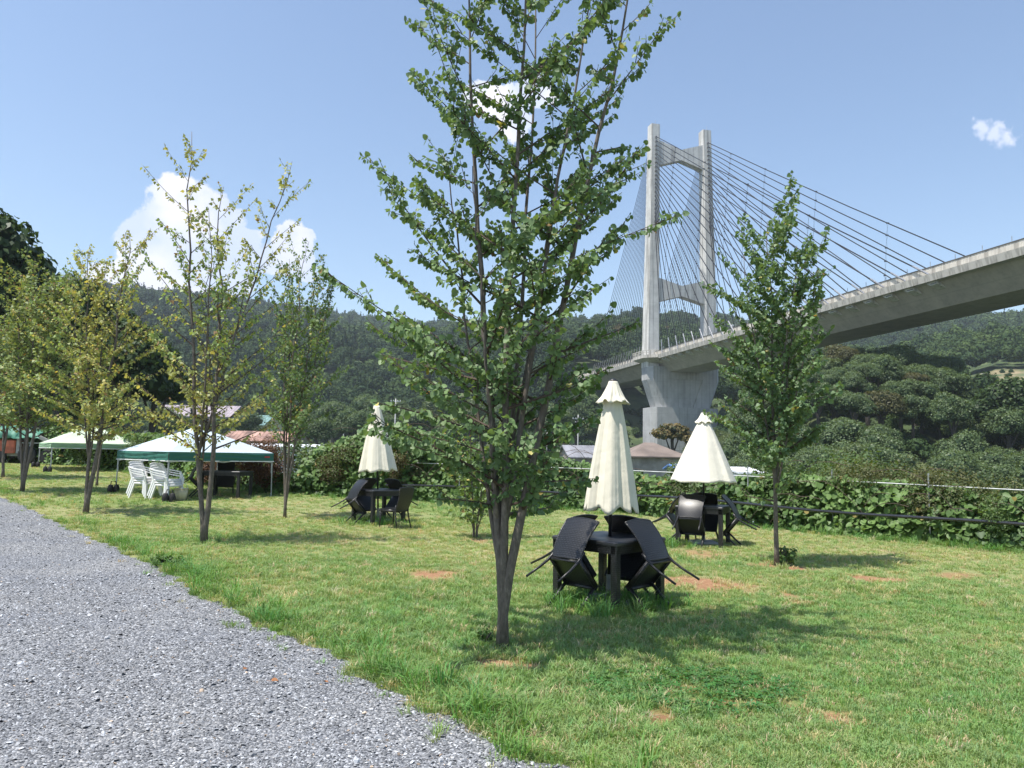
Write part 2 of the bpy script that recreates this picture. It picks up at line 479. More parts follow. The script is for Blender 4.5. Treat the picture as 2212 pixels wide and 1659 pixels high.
def terrain_z(x, y):
    x = np.atleast_1d(np.asarray(x, float)); y = np.atleast_1d(np.asarray(y, float))
    r = np.hypot(x, y); th = np.arctan2(x, y)
    px = 512 + FPX * np.tan(np.clip(th, -1.2, 1.2))
    I = {k: np.interp(px, KPX, v) for k, v in K.items()}
    rh = r_hedge(th)
    hx, hy = np.sin(th) * rh, np.cos(th) * rh
    zR = skyline_z(px, I['rR'])
    rad = [np.zeros_like(r), rh + 1.5, np.minimum(rh + 16, 80), I['rb'] * 0.8, I['rb'], I['rk'], I['r2'], I['rR'], np.full_like(r, 1700.0)]
    zz = [lawn_z(x, y) - 0.15, lawn_z(hx, hy) - 0.15, I['zv'], I['zv'] * 0.5 + I['zb'] * 0.5, I['zb'], I['zk'], I['z2'], zR, zR * 0.55]
    z = zz[0].copy()
    for i in range(1, len(rad)):
        t = np.clip((r - rad[i - 1]) / np.maximum(rad[i] - rad[i - 1], 1e-3), 0, 1)
        if i >= 2: z = z + (zz[i] - zz[i - 1]) * (t if i not in (2, 8) else t * t * (3 - 2 * t))
        else: z = np.where(r <= rad[1], lawn_z(x, y) - 0.15, lawn_z(hx, hy) - 0.15)
    far = np.clip((r - I['rb']) / 150, 0, 1) * np.clip((I['rR'] - r) / 200, 0, 1)
    return z + far * 7.0 * fbm(x, y, 5, 4, 70)


def tz(x, y):
    return float(terrain_z(x, y)[0])


def build_terrain():
    th = np.radians(np.linspace(-68, 66, 270)); r = np.concatenate([np.linspace(8, 60, 40), np.geomspace(61, 1690, 120)])
    TH, RR = np.meshgrid(th, r)
    X, Y = np.sin(TH) * RR, np.cos(TH) * RR
    Z = terrain_z(X.ravel(), Y.ravel()).reshape(X.shape)
    P = np.stack([X, Y, Z], -1).reshape(-1, 3)
    a, b = X.shape
    i, j = np.meshgrid(np.arange(a - 1), np.arange(b - 1), indexing='ij')
    k = (i * b + j).ravel()
    F = np.stack([k, k + b, k + b + 1, k + 1], -1)
    px = 512 + FPX * np.tan(TH.ravel()); rr = RR.ravel()
    field = ((px > 968) & (rr > 235) & (rr < 335)) * np.clip((px - 968) / 14, 0, 1)
    me = np_mesh('terrain', P, F, None, np.stack([field, field, field], -1), True)
    m, N, L, bs = _mat('scrub_ground')
    tc = N.new('ShaderNodeTexCoord'); nz = N.new('ShaderNodeTexNoise'); nz.inputs['Scale'].default_value = 0.12; nz.inputs['Detail'].default_value = 10
    L.new(tc.outputs['Object'], nz.inputs['Vector'])
    cr = ramp(N, [(0.3, (0.022, 0.035, 0.014)), (0.5, (0.05, 0.08, 0.025)), (0.72, (0.11, 0.13, 0.05))]); L.new(nz.outputs['Fac'], cr.inputs[0])
    n3 = N.new('ShaderNodeTexNoise'); n3.inputs['Scale'].default_value = 0.25; n3.inputs['Detail'].default_value = 6; L.new(tc.outputs['Object'], n3.inputs['Vector'])
    c3 = ramp(N, [(0.35, (0.06, 0.10, 0.035)), (0.52, (0.17, 0.15, 0.075)), (0.68, (0.28, 0.22, 0.13))]); L.new(n3.outputs['Fac'], c3.inputs[0])
    av = N.new('ShaderNodeAttribute'); av.attribute_name = 'tint'
    mx = N.new('ShaderNodeMixRGB'); L.new(av.outputs['Fac'], mx.inputs[0]); L.new(cr.outputs[0], mx.inputs[1]); L.new(c3.outputs[0], mx.inputs[2])
    L.new(mx.outputs[0], bs.inputs['Base Color']); bs.inputs['Roughness'].default_value = 0.95
    me.materials.append(m)
    tag(link(bpy.data.objects.new('terrain', me)), kind='structure')


# gravel edge (2212 units) far -> near
EDGE_PX = [(0, 1075), (50, 1093), (100, 1120), (160, 1148), (200, 1166), (240, 1180), (290, 1208), (345, 1228), (375, 1250), (430, 1292), (490, 1315), (540, 1342),
           (590, 1368), (640, 1388), (700, 1410), (740, 1432), (780, 1470), (810, 1487), (870, 1510), (930, 1545), (960, 1556), (1020, 1580), (1050, 1606), (1100, 1625), (1200, 1659)]
EDGE = np.array([ground(*Q(*p))[:2] for p in EDGE_PX])
_n = np.array([-0.8, -0.6]); _t = np.array([0.6, -0.8])
_es = EDGE @ _t; _eo = EDGE @ _n
_o = np.argsort(_es); _es = _es[_o]; _eo = _eo[_o]
_es = np.concatenate([[_es[0] - 60], _es, [_es[-1] + 30]]); _eo = np.concatenate([[_eo[0] + 1.0], _eo, [_eo[-1] + 1.2]])


def gravel_depth(x, y):
    """how far inside the gravel (metres, negative on the lawn)"""
    s = x * _t[0] + y * _t[1]; o = x * _n[0] + y * _n[1]
    e = np.interp(s, _es, _eo) + 0.05 * np.sin(s * 5.1) * np.sin(s * 1.7 + 1) + 0.035 * np.sin(s * 13.3 + 2) + 0.02 * np.sin(s * 31)
    return o - e


# bare earth patches: centre and half-size in 2212 units
BARE_PX = [(930, 1240, 55, 13), (1530, 1264, 90, 16), (1450, 1262, 50, 10), (1705, 1288, 26, 9), (1880, 1252, 62, 9), (1725, 1228, 32, 5), (1640, 1220, 30, 5),
           (1425, 1546, 26, 13), (1530, 1518, 60, 9), (1600, 1522, 50, 8), (1490, 1488, 22, 8), (1800, 1550, 32, 13), (1765, 1594, 38, 12), (1705, 1526, 34, 9),
           (1120, 1440, 50, 9), (1060, 1430, 40, 7), (1030, 1168, 34, 4), (1720, 1300, 24, 6), (560, 1100, 40, 4), (1280, 1318, 50, 8), (2080, 1245, 70, 9), (1540, 1200, 60, 8)]
BARE = []
for x, y, a, b in BARE_PX:
    c = ground(*Q(x, y)); e1 = ground(*Q(x + a, y)); e2 = ground(*Q(x, y - b)); e3 = ground(*Q(x, y + b))
    BARE.append((c[0], c[1], abs(e1[0] - c[0]), abs(e2[1] - e3[1]) / 2))
BARE = np.array(BARE)


def bare_mask(x, y):
    v = np.zeros(np.shape(x)); nz = 0.45 * fbm(x, y, 9, 4, 0.25)
    for k, (cx, cy, a, b) in enumerate(BARE):
        g = 1.15 - np.hypot((x - cx) / a, (y - cy) / b) + nz
        v = np.maximum(v, np.clip(g * 2.2, 0, 1) * (1.0 if k < 16 else 0.75))
    return v


def dry_mask(x, y):
    """0 lush, 1 straw coloured"""
    d = 0.42 + 0.30 * fbm(x, y, 21, 3, 2.6) + 0.22 * fbm(x, y, 22, 3, 0.7)
    far = np.clip((y - 8) / 14, 0, 1)
    p = np.clip(np.hypot((x + 2.2) / 3.6, (y - 11.5) / 2.6), 0, 1)
    lush = np.clip(1 - np.hypot((x + 0.9) / 1.6, (y - 7.2) / 1.7), 0, 1) * 0.4 + np.clip(1 - np.hypot((x - 3.5) / 1.6, (y - 5.2) / 1.6), 0, 1) * 0.35
    return np.clip(d + 0.22 * far - lush + 0.1 * (1 - p), 0, 1)


def build_lawn():
    xs = np.concatenate([np.arange(-62, -20, 1.5), np.arange(-20, -6, 0.4), np.arange(-6, 9, 0.1), np.arange(9, 26, 0.5)])
    ys = np.concatenate([np.arange(-14, 2, 0.8), np.arange(2, 13, 0.1), np.arange(13, 40, 0.35)])
    X, Y = np.meshgrid(xs, ys)
    r = np.hypot(X, Y); th = np.arctan2(X, Y)
    inside = (r < r_hedge(th) + 1.4)
    Z = lawn_z(X, Y)
    b = X.shape[1]
    i, j = np.meshgrid(np.arange(X.shape[0] - 1), np.arange(b - 1), indexing='ij')
    ok = inside[:-1, :-1] & inside[1:, :-1] & inside[:-1, 1:] & inside[1:, 1:]
    k = (i * b + j)[ok]
    F = np.stack([k, k + 1, k + b + 1, k + b], -1)
    used = np.unique(F); remap = np.full(X.size, -1); remap[used] = np.arange(len(used))
    P = np.stack([X, Y, Z], -1).reshape(-1, 3)[used]
    bare = bare_mask(P[:, 0], P[:, 1]); dry = dry_mask(P[:, 0], P[:, 1])
    me = np_mesh('lawn', P, remap[F], None, np.stack([bare, dry, bare * 0], -1), True)
    m, N, L, bs = _mat('turf_ground')
    av = N.new('ShaderNodeAttribute'); av.attribute_name = 'tint'
    sp = N.new('ShaderNodeSeparateXYZ'); L.new(av.outputs['Vector'], sp.inputs[0])
    tc = N.new('ShaderNodeTexCoord'); nz = N.new('ShaderNodeTexNoise'); nz.inputs['Scale'].default_value = 14; nz.inputs['Detail'].default_value = 10; nz.inputs['Roughness'].default_value = 0.75
    L.new(tc.outputs['Object'], nz.inputs['Vector'])
    g1 = ramp(N, [(0.3, (0.09, 0.14, 0.04)), (0.7, (0.20, 0.28, 0.08))]); g2 = ramp(N, [(0.3, (0.19, 0.19, 0.08)), (0.7, (0.38, 0.36, 0.19))])
    dirt = ramp(N, [(0.3, (0.17, 0.085, 0.045)), (0.7, (0.44, 0.26, 0.15))])
    for q in (g1, g2, dirt): L.new(nz.outputs['Fac'], q.inputs[0])
    m1 = N.new('ShaderNodeMixRGB'); L.new(sp.outputs['Y'], m1.inputs[0]); L.new(g1.outputs[0], m1.inputs[1]); L.new(g2.outputs[0], m1.inputs[2])
    m2 = N.new('ShaderNodeMixRGB'); L.new(sp.outputs['X'], m2.inputs[0]); L.new(m1.outputs[0], m2.inputs[1]); L.new(dirt.outputs[0], m2.inputs[2])
    L.new(m2.outputs[0], bs.inputs['Base Color']); bs.inputs['Roughness'].default_value = 0.95; bs.inputs['Specular IOR Level'].default_value = 0.1
    bp = N.new('ShaderNodeBump'); bp.inputs['Strength'].default_value = 0.7; bp.inputs['Distance'].default_value = 0.03
    L.new(nz.outputs['Fac'], bp.inputs['Height']); L.new(bp.outputs[0], bs.inputs['Normal'])
    me.materials.append(m)
    tag(link(bpy.data.objects.new('lawn', me)), kind='structure')


def build_gravel():
    s = np.concatenate([np.arange(_es[0], _es[1], 1.0), np.arange(_es[1], _es[-2] + 0.5, 0.06), np.arange(_es[-2] + 0.5, _es[-1], 0.5)])
    offs = np.array([-0.02, 0.06, 0.25, 0.6, 1.2, 2.5, 4, 6, 9, 14, 22])
    e = np.interp(s, _es, _eo) + 0.05 * np.sin(s * 5.1) * np.sin(s * 1.7 + 1) + 0.035 * np.sin(s * 13.3 + 2) + 0.02 * np.sin(s * 31)
    O = e[:, None] + offs[None]; Sg = np.repeat(s[:, None], len(offs), 1)
    X = O * _n[0] + Sg * _t[0]; Y = O * _n[1] + Sg * _t[1]
    Z = lawn_z(X, Y) + 0.006
    b = X.shape[1]
    i, j = np.meshgrid(np.arange(X.shape[0] - 1), np.arange(b - 1), indexing='ij'); k = (i * b + j).ravel()
    F = np.stack([k, k + 1, k + b + 1, k + b], -1)
    m, N, L, bs = _mat('gravel_bed')
    tc = N.new('ShaderNodeTexCoord'); vo = N.new('ShaderNodeTexVoronoi'); vo.inputs['Scale'].default_value = 62; vo.inputs['Randomness'].default_value = 1
    L.new(tc.outputs['Object'], vo.inputs['Vector'])
    sp = N.new('ShaderNodeSeparateColor'); L.new(vo.outputs['Color'], sp.inputs[0])
    cr = ramp(N, [(0.0, (0.075, 0.08, 0.09)), (0.5, (0.20, 0.21, 0.23)), (0.85, (0.34, 0.35, 0.37)), (1.0, (0.52, 0.52, 0.52))]); L.new(sp.outputs[0], cr.inputs[0])
    nb = N.new('ShaderNodeTexNoise'); nb.inputs['Scale'].default_value = 0.8; nb.inputs['Detail'].default_value = 6; L.new(tc.outputs['Object'], nb.inputs['Vector'])
    c2 = ramp(N, [(0.35, (0.82, 0.83, 0.86)), (0.7, (1.08, 1.05, 1.0))]); L.new(nb.outputs['Fac'], c2.inputs[0])
    mm = N.new('ShaderNodeMixRGB'); mm.blend_type = 'MULTIPLY'; mm.inputs[0].default_value = 1; L.new(cr.outputs[0], mm.inputs[1]); L.new(c2.outputs[0], mm.inputs[2])
    L.new(mm.outputs[0], bs.inputs['Base Color']); bs.inputs['Roughness'].default_value = 0.8
    bp = N.new('ShaderNodeBump'); bp.inputs['Strength'].default_value = 1.0; bp.inputs['Distance'].default_value = 0.02; bp.invert = True
    L.new(vo.outputs['Distance'], bp.inputs['Height']); L.new(bp.outputs[0], bs.inputs['Normal'])
    me = np_mesh('gravel_drive', np.stack([X, Y, Z], -1).reshape(-1, 3), F, m, smooth=True)
    tag(link(bpy.data.objects.new('gravel_drive', me)), kind='structure')


build_terrain(); build_lawn(); build_gravel()


# ---------------------------------------------------------------- scatter by geometry nodes (stuff only)
def scatter(name, protos, P, rot, scl, idx, tint, kind='stuff'):
    me = bpy.data.meshes.new(name)
    n = len(P)
    me.vertices.add(n); me.vertices.foreach_set('co', np.ascontiguousarray(P, np.float32).ravel())
    def attr(nm, ty, key, v):
        a = me.attributes.new(nm, ty, 'POINT'); a.data.foreach_set(key, np.ascontiguousarray(v).ravel())
    attr('rot', 'FLOAT_VECTOR', 'vector', np.asarray(rot, np.float32)); attr('scl', 'FLOAT_VECTOR', 'vector', np.asarray(scl, np.float32))
    attr('idx', 'INT', 'value', np.asarray(idx, np.int32)); attr('tint', 'FLOAT_VECTOR', 'vector', np.asarray(tint, np.float32))
    o = link(bpy.data.objects.new(name, me)); tag(o, kind=kind)
    ng = bpy.data.node_groups.new(name + '_scatter', 'GeometryNodeTree')
    ng.interface.new_socket('Geometry', in_out='INPUT', socket_type='NodeSocketGeometry'); ng.interface.new_socket('Geometry', in_out='OUTPUT', socket_type='NodeSocketGeometry')
    N, L = ng.nodes, ng.links
    gi = N.new('NodeGroupInput'); go = N.new('NodeGroupOutput'); m2p = N.new('GeometryNodeMeshToPoints'); iop = N.new('GeometryNodeInstanceOnPoints')
    L.new(gi.outputs[0], m2p.inputs['Mesh'])
    g2i = N.new('GeometryNodeGeometryToInstance')
    for p in reversed(protos):
        oi = N.new('GeometryNodeObjectInfo'); oi.inputs['Object'].default_value = p; oi.transform_space = 'ORIGINAL'
        L.new(oi.outputs['Geometry'], g2i.inputs[0])
    def named(nm, ty):
        a = N.new('GeometryNodeInputNamedAttribute'); a.data_type = ty; a.inputs['Name'].default_value = nm
        return a.outputs['Attribute']
    L.new(m2p.outputs[0], iop.inputs['Points']); L.new(g2i.outputs[0], iop.inputs['Instance'])
    iop.inputs['Pick Instance'].default_value = True
    L.new(named('idx', 'INT'), iop.inputs['Instance Index'])
    e2r = N.new('FunctionNodeEulerToRotation'); L.new(named('rot', 'FLOAT_VECTOR'), e2r.inputs[0]); L.new(e2r.outputs[0], iop.inputs['Rotation'])
    L.new(named('scl', 'FLOAT_VECTOR'), iop.inputs['Scale'])
    L.new(iop.outputs[0], go.inputs[0])
    md = o.modifiers.new('scatter', 'NODES'); md.node_group = ng
    return o


def proto(name, me):
    return bpy.data.objects.new(name, me)      # never linked: only a source for stuff


def quads_mesh(name, C, D, Nn, W, Ln, mat, tint=None):
    """many leaf-like rhombs: centre base C, direction D (unit), normal Nn, half width W, length Ln"""
    B = np.cross(Nn, D); B /= np.linalg.norm(B, axis=1)[:, None] + 1e-9
    n = len(C)
    V = np.stack([C, C + D * (0.45 * Ln)[:, None] + B * W[:, None] + Nn * (0.12 * Ln)[:, None], C + D * Ln[:, None], C + D * (0.45 * Ln)[:, None] - B * W[:, None] + Nn * (0.12 * Ln)[:, None]], 1).reshape(-1, 3)
    F = np.arange(n * 4).reshape(n, 4)
    t = None if tint is None else np.repeat(tint, 4, 0)
    return np_mesh(name, V, F, mat, t)


def unit(v):
    return v / (np.linalg.norm(v, axis=-1, keepdims=True) + 1e-9)


# ---- gravel chips
def chip_mesh(seed):
    g = np.random.default_rng(seed); mb = MB()
    n = 6; top = []; bot = []; mid = []
    for k in range(n):
        a = 2 * math.pi * (k + g.uniform(-.3, .3)) / n
        mid.append((math.cos(a) * g.uniform(.8, 1.15), math.sin(a) * g.uniform(.6, .9), g.uniform(-.05, .2)))
        top.append((math.cos(a) * g.uniform(.35, .7), math.sin(a) * g.uniform(.3, .55), g.uniform(.35, .6)))
    vs = mid + top
    fs = [(i, (i + 1) % n, n + (i + 1) % n, n + i) for i in range(n)] + [tuple(range(n, 2 * n))]
    mb.add(vs, fs)
    return mb


def build_gravel_chips():
    m, N, L, bs = _mat('gravel_chip')
    av = N.new('ShaderNodeAttribute'); av.attribute_type = 'INSTANCER'; av.attribute_name = 'tint'
    L.new(av.outputs['Vector'], bs.inputs['Base Color']); bs.inputs['Roughness'].default_value = 0.7
    ps = [proto('gravel_chip', chip_mesh(s).mesh('gravel_chip', m)) for s in range(6)]
    g = np.random.default_rng(3); pts = []
    for r0, r1, dens in ((2.2, 4.5, 5600), (4.5, 7, 3600), (7, 11, 1500), (11, 20, 350)):
        a0, a1 = R(-40), R(14)
        A = 0.5 * (a1 - a0) * (r1 ** 2 - r0 ** 2); n = int(A * dens)
        r = np.sqrt(g.uniform(r0 ** 2, r1 ** 2, n)); th = g.uniform(a0, a1, n)
        x, y = np.sin(th) * r, np.cos(th) * r
        gd = gravel_depth(x, y)
        ok = (gd > 0) | ((gd > -0.14) & (g.random(n) < 0.14 * (1 + gd / 0.14)))
        pts.append(np.stack([x[ok], y[ok], r[ok]], -1))
    P = np.concatenate(pts); n = len(P)
    sz = g.lognormal(math.log(0.0072), 0.40, n) * np.clip(0.8 + P[:, 2] * 0.03, 0.9, 1.5)
    z = lawn_z(P[:, 0], P[:, 1]) + 0.004 + sz * g.uniform(-0.1, 0.4, n)
    rot = np.stack([g.normal(0, .35, n), g.normal(0, .35, n), g.uniform(0, 6.28, n)], -1)
    u = g.random(n); patch = 0.05 * fbm(P[:, 0], P[:, 1], 33, 3, 0.8)
    v = np.where(u < .25, g.uniform(.10, .17, n), np.where(u < .8, g.uniform(.18, .31, n), g.uniform(.34, .58, n))) * (1 + patch)
    tint = np.stack([v * .975, v * 1.0, v * 1.045], -1)
    w = g.random(n) < 0.02; tint[w] = tint[w] * [1.25, .95, .68]
    scatter('gravel', ps, np.stack([P[:, 0], P[:, 1], z], -1), rot, np.stack([sz, sz, sz * g.uniform(.6, 1.1, n)], -1), g.integers(0, 6, n), tint)


build_gravel_chips()


# ---- grass
def tuft_mesh(name, seed, nb, rad, h0, h1, bend, w):
    g = np.random.default_rng(seed)
    V = []; F = []
    for k in range(nb):
        a = g.uniform(0, 6.28); rr = rad * math.sqrt(g.random()); bx, by = math.cos(a) * rr, math.sin(a) * rr
        h = g.uniform(h0, h1); d = g.uniform(0, 6.28) if g.random() < .6 else a
        bd = bend * g.uniform(.3, 1.3) * h; fx = math.cos(d); fy = math.sin(d); ww = w * g.uniform(.7, 1.2)
        sx, sy = -fy * ww, fx * ww
        i = len(V)
        mx_, my_ = bx + fx * bd * .35, by + fy * bd * .35
        V += [(bx - sx, by - sy, 0), (bx + sx, by + sy, 0), (mx_ + sx * .8, my_ + sy * .8, h * .6), (mx_ - sx * .8, my_ - sy * .8, h * .6), (bx + fx * bd, by + fy * bd, h * (1 - .25 * bend))]
        F += [(i, i + 1, i + 2, i + 3), (i + 3, i + 2, i + 4)]
    me = bpy.data.meshes.new(name); me.from_pydata(V, [], F); me.materials.append(M['blade']); me.update()
    return me


def tableish():
    return [(1.09, 8.6), (2.6, 14.4), (-2.9, 16.8)]


def build_grass():
    short = [proto('grass_tuft', tuft_mesh('grass_tuft', s, 28, 0.055, 0.020, 0.052, 0.9, 0.0024)) for s in range(4)]
    mid = [proto('grass_tuft', tuft_mesh('grass_tuft', 20 + s, 24, 0.05, 0.04, 0.095, 0.8, 0.0027)) for s in range(3)]
    lng = [proto('grass_tuft', tuft_mesh('grass_tuft', 40 + s, 18, 0.06, 0.14, 0.32, 1.0, 0.0050)) for s in range(3)]
    ps = short + mid + lng
    g = np.random.default_rng(8); pts = []
    for r0, r1, dens in ((2.2, 5, 620), (5, 8, 440), (8, 12, 230), (12, 18, 110), (18, 38, 40)):
        a0, a1 = R(-42), R(42)
        A = 0.5 * (a1 - a0) * (r1 ** 2 - r0 ** 2); n = int(A * dens)
        r = np.sqrt(g.uniform(r0 ** 2, r1 ** 2, n)); th = g.uniform(a0, a1, n)
        ok = r < r_hedge(th) + 1.0
        pts.append(np.stack([np.sin(th) * r, np.cos(th) * r, r], -1)[ok])
    P = np.concatenate(pts); x, y, r = P.T
    gd = gravel_depth(x, y)
    n = len(P); u = g.random(n)
    bare = bare_mask(x, y); dry = dry_mask(x, y)
    ok = ((gd < -0.01) | ((gd < 0.25) & (u < 0.05))) & (g.random(n) > bare * 0.93)
    x, y, r, gd, bare, dry = (v[ok] for v in (x, y, r, gd, bare, dry)); n = len(x)
    idx = g.integers(0, 4, n)
    hmap = fbm(x, y, 41, 3, 1.3) + 0.5 * fbm(x, y, 42, 3, 0.4) - 0.9 * dry + 0.25
    idx = np.where((hmap > 0.05) & (g.random(n) < .75), g.integers(4, 7, n), idx)
    # uncut fringe along the gravel and round furniture and stems
    edge = np.exp(-((gd + 0.22) / 0.20) ** 2) * (0.5 + 0.6 * fbm(x, y, 43, 3, .7))
    idx = np.where(g.random(n) < edge * 0.38, g.integers(7, 10, n), idx)
    idx = np.where((edge > .2) & (idx < 4), g.integers(4, 7, n), idx)
    for cx, cy in tableish():
        near = np.exp(-(np.hypot(x - cx, (y - cy + .2)) / 0.62) ** 4)
        idx = np.where(g.random(n) < near * 0.5, g.integers(7, 10, n), idx)
    hr = np.hypot(x, y) - r_hedge(np.arctan2(x, y))
    idx = np.where((hr > -0.5) & (g.random(n) < .35), g.integers(7, 10, n), idx)
    # colour: lush green to straw
    lush = np.stack([g.uniform(.16, .24, n), g.uniform(.28, .38, n), g.uniform(.09, .14, n)], -1)
    yel = np.stack([g.uniform(.28, .40, n), g.uniform(.37, .46, n), g.uniform(.13, .20, n)], -1)
    straw = np.stack([g.uniform(.48, .60, n), g.uniform(.43, .52, n), g.uniform(.24, .32, n)], -1)
    t = np.clip(dry + g.normal(0, .16, n), 0, 1)[:, None]
    tint = lush * (1 - t) + yel * t
    w = (g.random(n) < 0.06 + 0.16 * dry + bare * .5); tint[w] = straw[w]
    lg = idx >= 7; tint[lg] = np.stack([g.uniform(.11, .17, n), g.uniform(.24, .32, n), g.uniform(.06, .09, n)], -1)[lg]
    sc = np.clip(0.85 + r * 0.022, 0.9, 1.6) * g.uniform(.75, 1.25, n)
    sc = np.where(lg, g.uniform(.45, 1.05, n), sc)
    sz = np.stack([sc, sc, sc * np.where(idx < 4, 1.0, .9) * np.clip(1.2 - r * .018, .6, 1)], -1)
    rot = np.stack([g.normal(0, .12, n), g.normal(0, .12, n), g.uniform(0, 6.28, n)], -1)
    scatter('grass', ps, np.stack([x, y, lawn_z(x, y) - 0.003], -1), rot, sz, idx, tint)
    # clover patch
    ctr = ground(*Q(1490, 1490))
    n = 1500; a = g.uniform(0, 6.28, n); q = np.sqrt(g.random(n))
    cx = ctr[0] + np.cos(a) * q * 0.72 + g.normal(0, .08, n); cy = ctr[1] + np.sin(a) * q * 0.5 + g.normal(0, .05, n)
    ok = bare_mask(cx, cy) < .6; cx, cy = cx[ok], cy[ok]; n = len(cx)
    mb = MB()
    for k in range(3):
        a = 2.1 * k
        c = np.array([math.cos(a), math.sin(a), 0]); s = np.array([-math.sin(a), math.cos(a), 0])
        mb.add([np.array([0, 0, .03]), c * .012 + s * .008 + [0, 0, .034], c * .02 + [0, 0, .032], c * .012 - s * .008 + [0, 0, .034]], [(0, 1, 2, 3)])
    cl = proto('clover_sprig', mb.mesh('clover_sprig', M['leaf_i']))
    t = np.stack([g.uniform(.05, .09, n), g.uniform(.15, .21, n), g.uniform(.035, .055, n)], -1)
    sc = g.uniform(.8, 1.5, n)
    scatter('clover', [cl], np.stack([cx, cy, lawn_z(cx, cy)], -1), np.stack([g.normal(0, .3, n), g.normal(0, .3, n), g.uniform(0, 6.28, n)], -1), np.stack([sc] * 3, -1), np.zeros(n), t)


build_grass()

# ---------------------------------------------------------------- far forest
def crown_arrays(seed, n_leaf, leaf, lobes=12, flat=0.8, holes=0.0):
    """leaf clumps spread over the lobes of a crown of unit radius"""
    g = np.random.default_rng(seed)
    lc = []; lr = []
    for k in range(lobes):
        a = g.uniform(0, 6.28); el = math.asin(g.uniform(-.45, 1.0)); d = g.uniform(.40, .66)
        lc.append((math.cos(a) * math.cos(el) * d, math.sin(a) * math.cos(el) * d, math.sin(el) * d * flat)); lr.append(g.uniform(.26, .44))
    lc.append((0, 0, .05)); lr.append(.62)
    lc = np.array(lc); lr = np.array(lr)
    w = lr ** 2; k = g.choice(len(lc), n_leaf, p=w / w.sum())
    d = unit(g.normal(0, 1, (n_leaf, 3))); d[:, 2] = np.where(d[:, 2] < -.45, -d[:, 2], d[:, 2])
    C = lc[k] + d * (lr[k] * g.uniform(.78, 1.08, n_leaf))[:, None] * [1, 1, .78]
    Nn = unit(d + g.normal(0, .45, (n_leaf, 3)) + [0, 0, .35])
    t = unit(np.cross(Nn, g.normal(0, 1, (n_leaf, 3))))
    t[:, 2] -= .25; t = unit(t - Nn * (t * Nn).sum(1)[:, None])
    L_ = leaf * g.uniform(.7, 1.4, n_leaf)
    return C - t * L_[:, None] * .5, t, Nn, L_ * .36, L_, lc, lr


def crown_proto(name, seed, n_leaf, leaf, mat, lobes=12, core=True, flat=.8):
    C, t, Nn, W, L_, lc, lr = crown_arrays(seed, n_leaf, leaf, lobes, flat)
    g = np.random.default_rng(seed + 100)
    me = quads_mesh(name, C, t, Nn, W, L_, mat)
    if not core: return me
    # inner mass of foliage, same leaves, so that no sky shows through the heart of the crown
    import bmesh
    bm = bmesh.new(); bm.from_mesh(me)
    for c, r_ in zip(lc, lr):
        geom = bmesh.ops.create_icosphere(bm, subdivisions=1, radius=r_ * .72, matrix=Matrix.Translation(Vector(c)) @ Matrix.Diagonal((1, 1, .78, 1)))
    bm.to_mesh(me); bm.free()
    return me


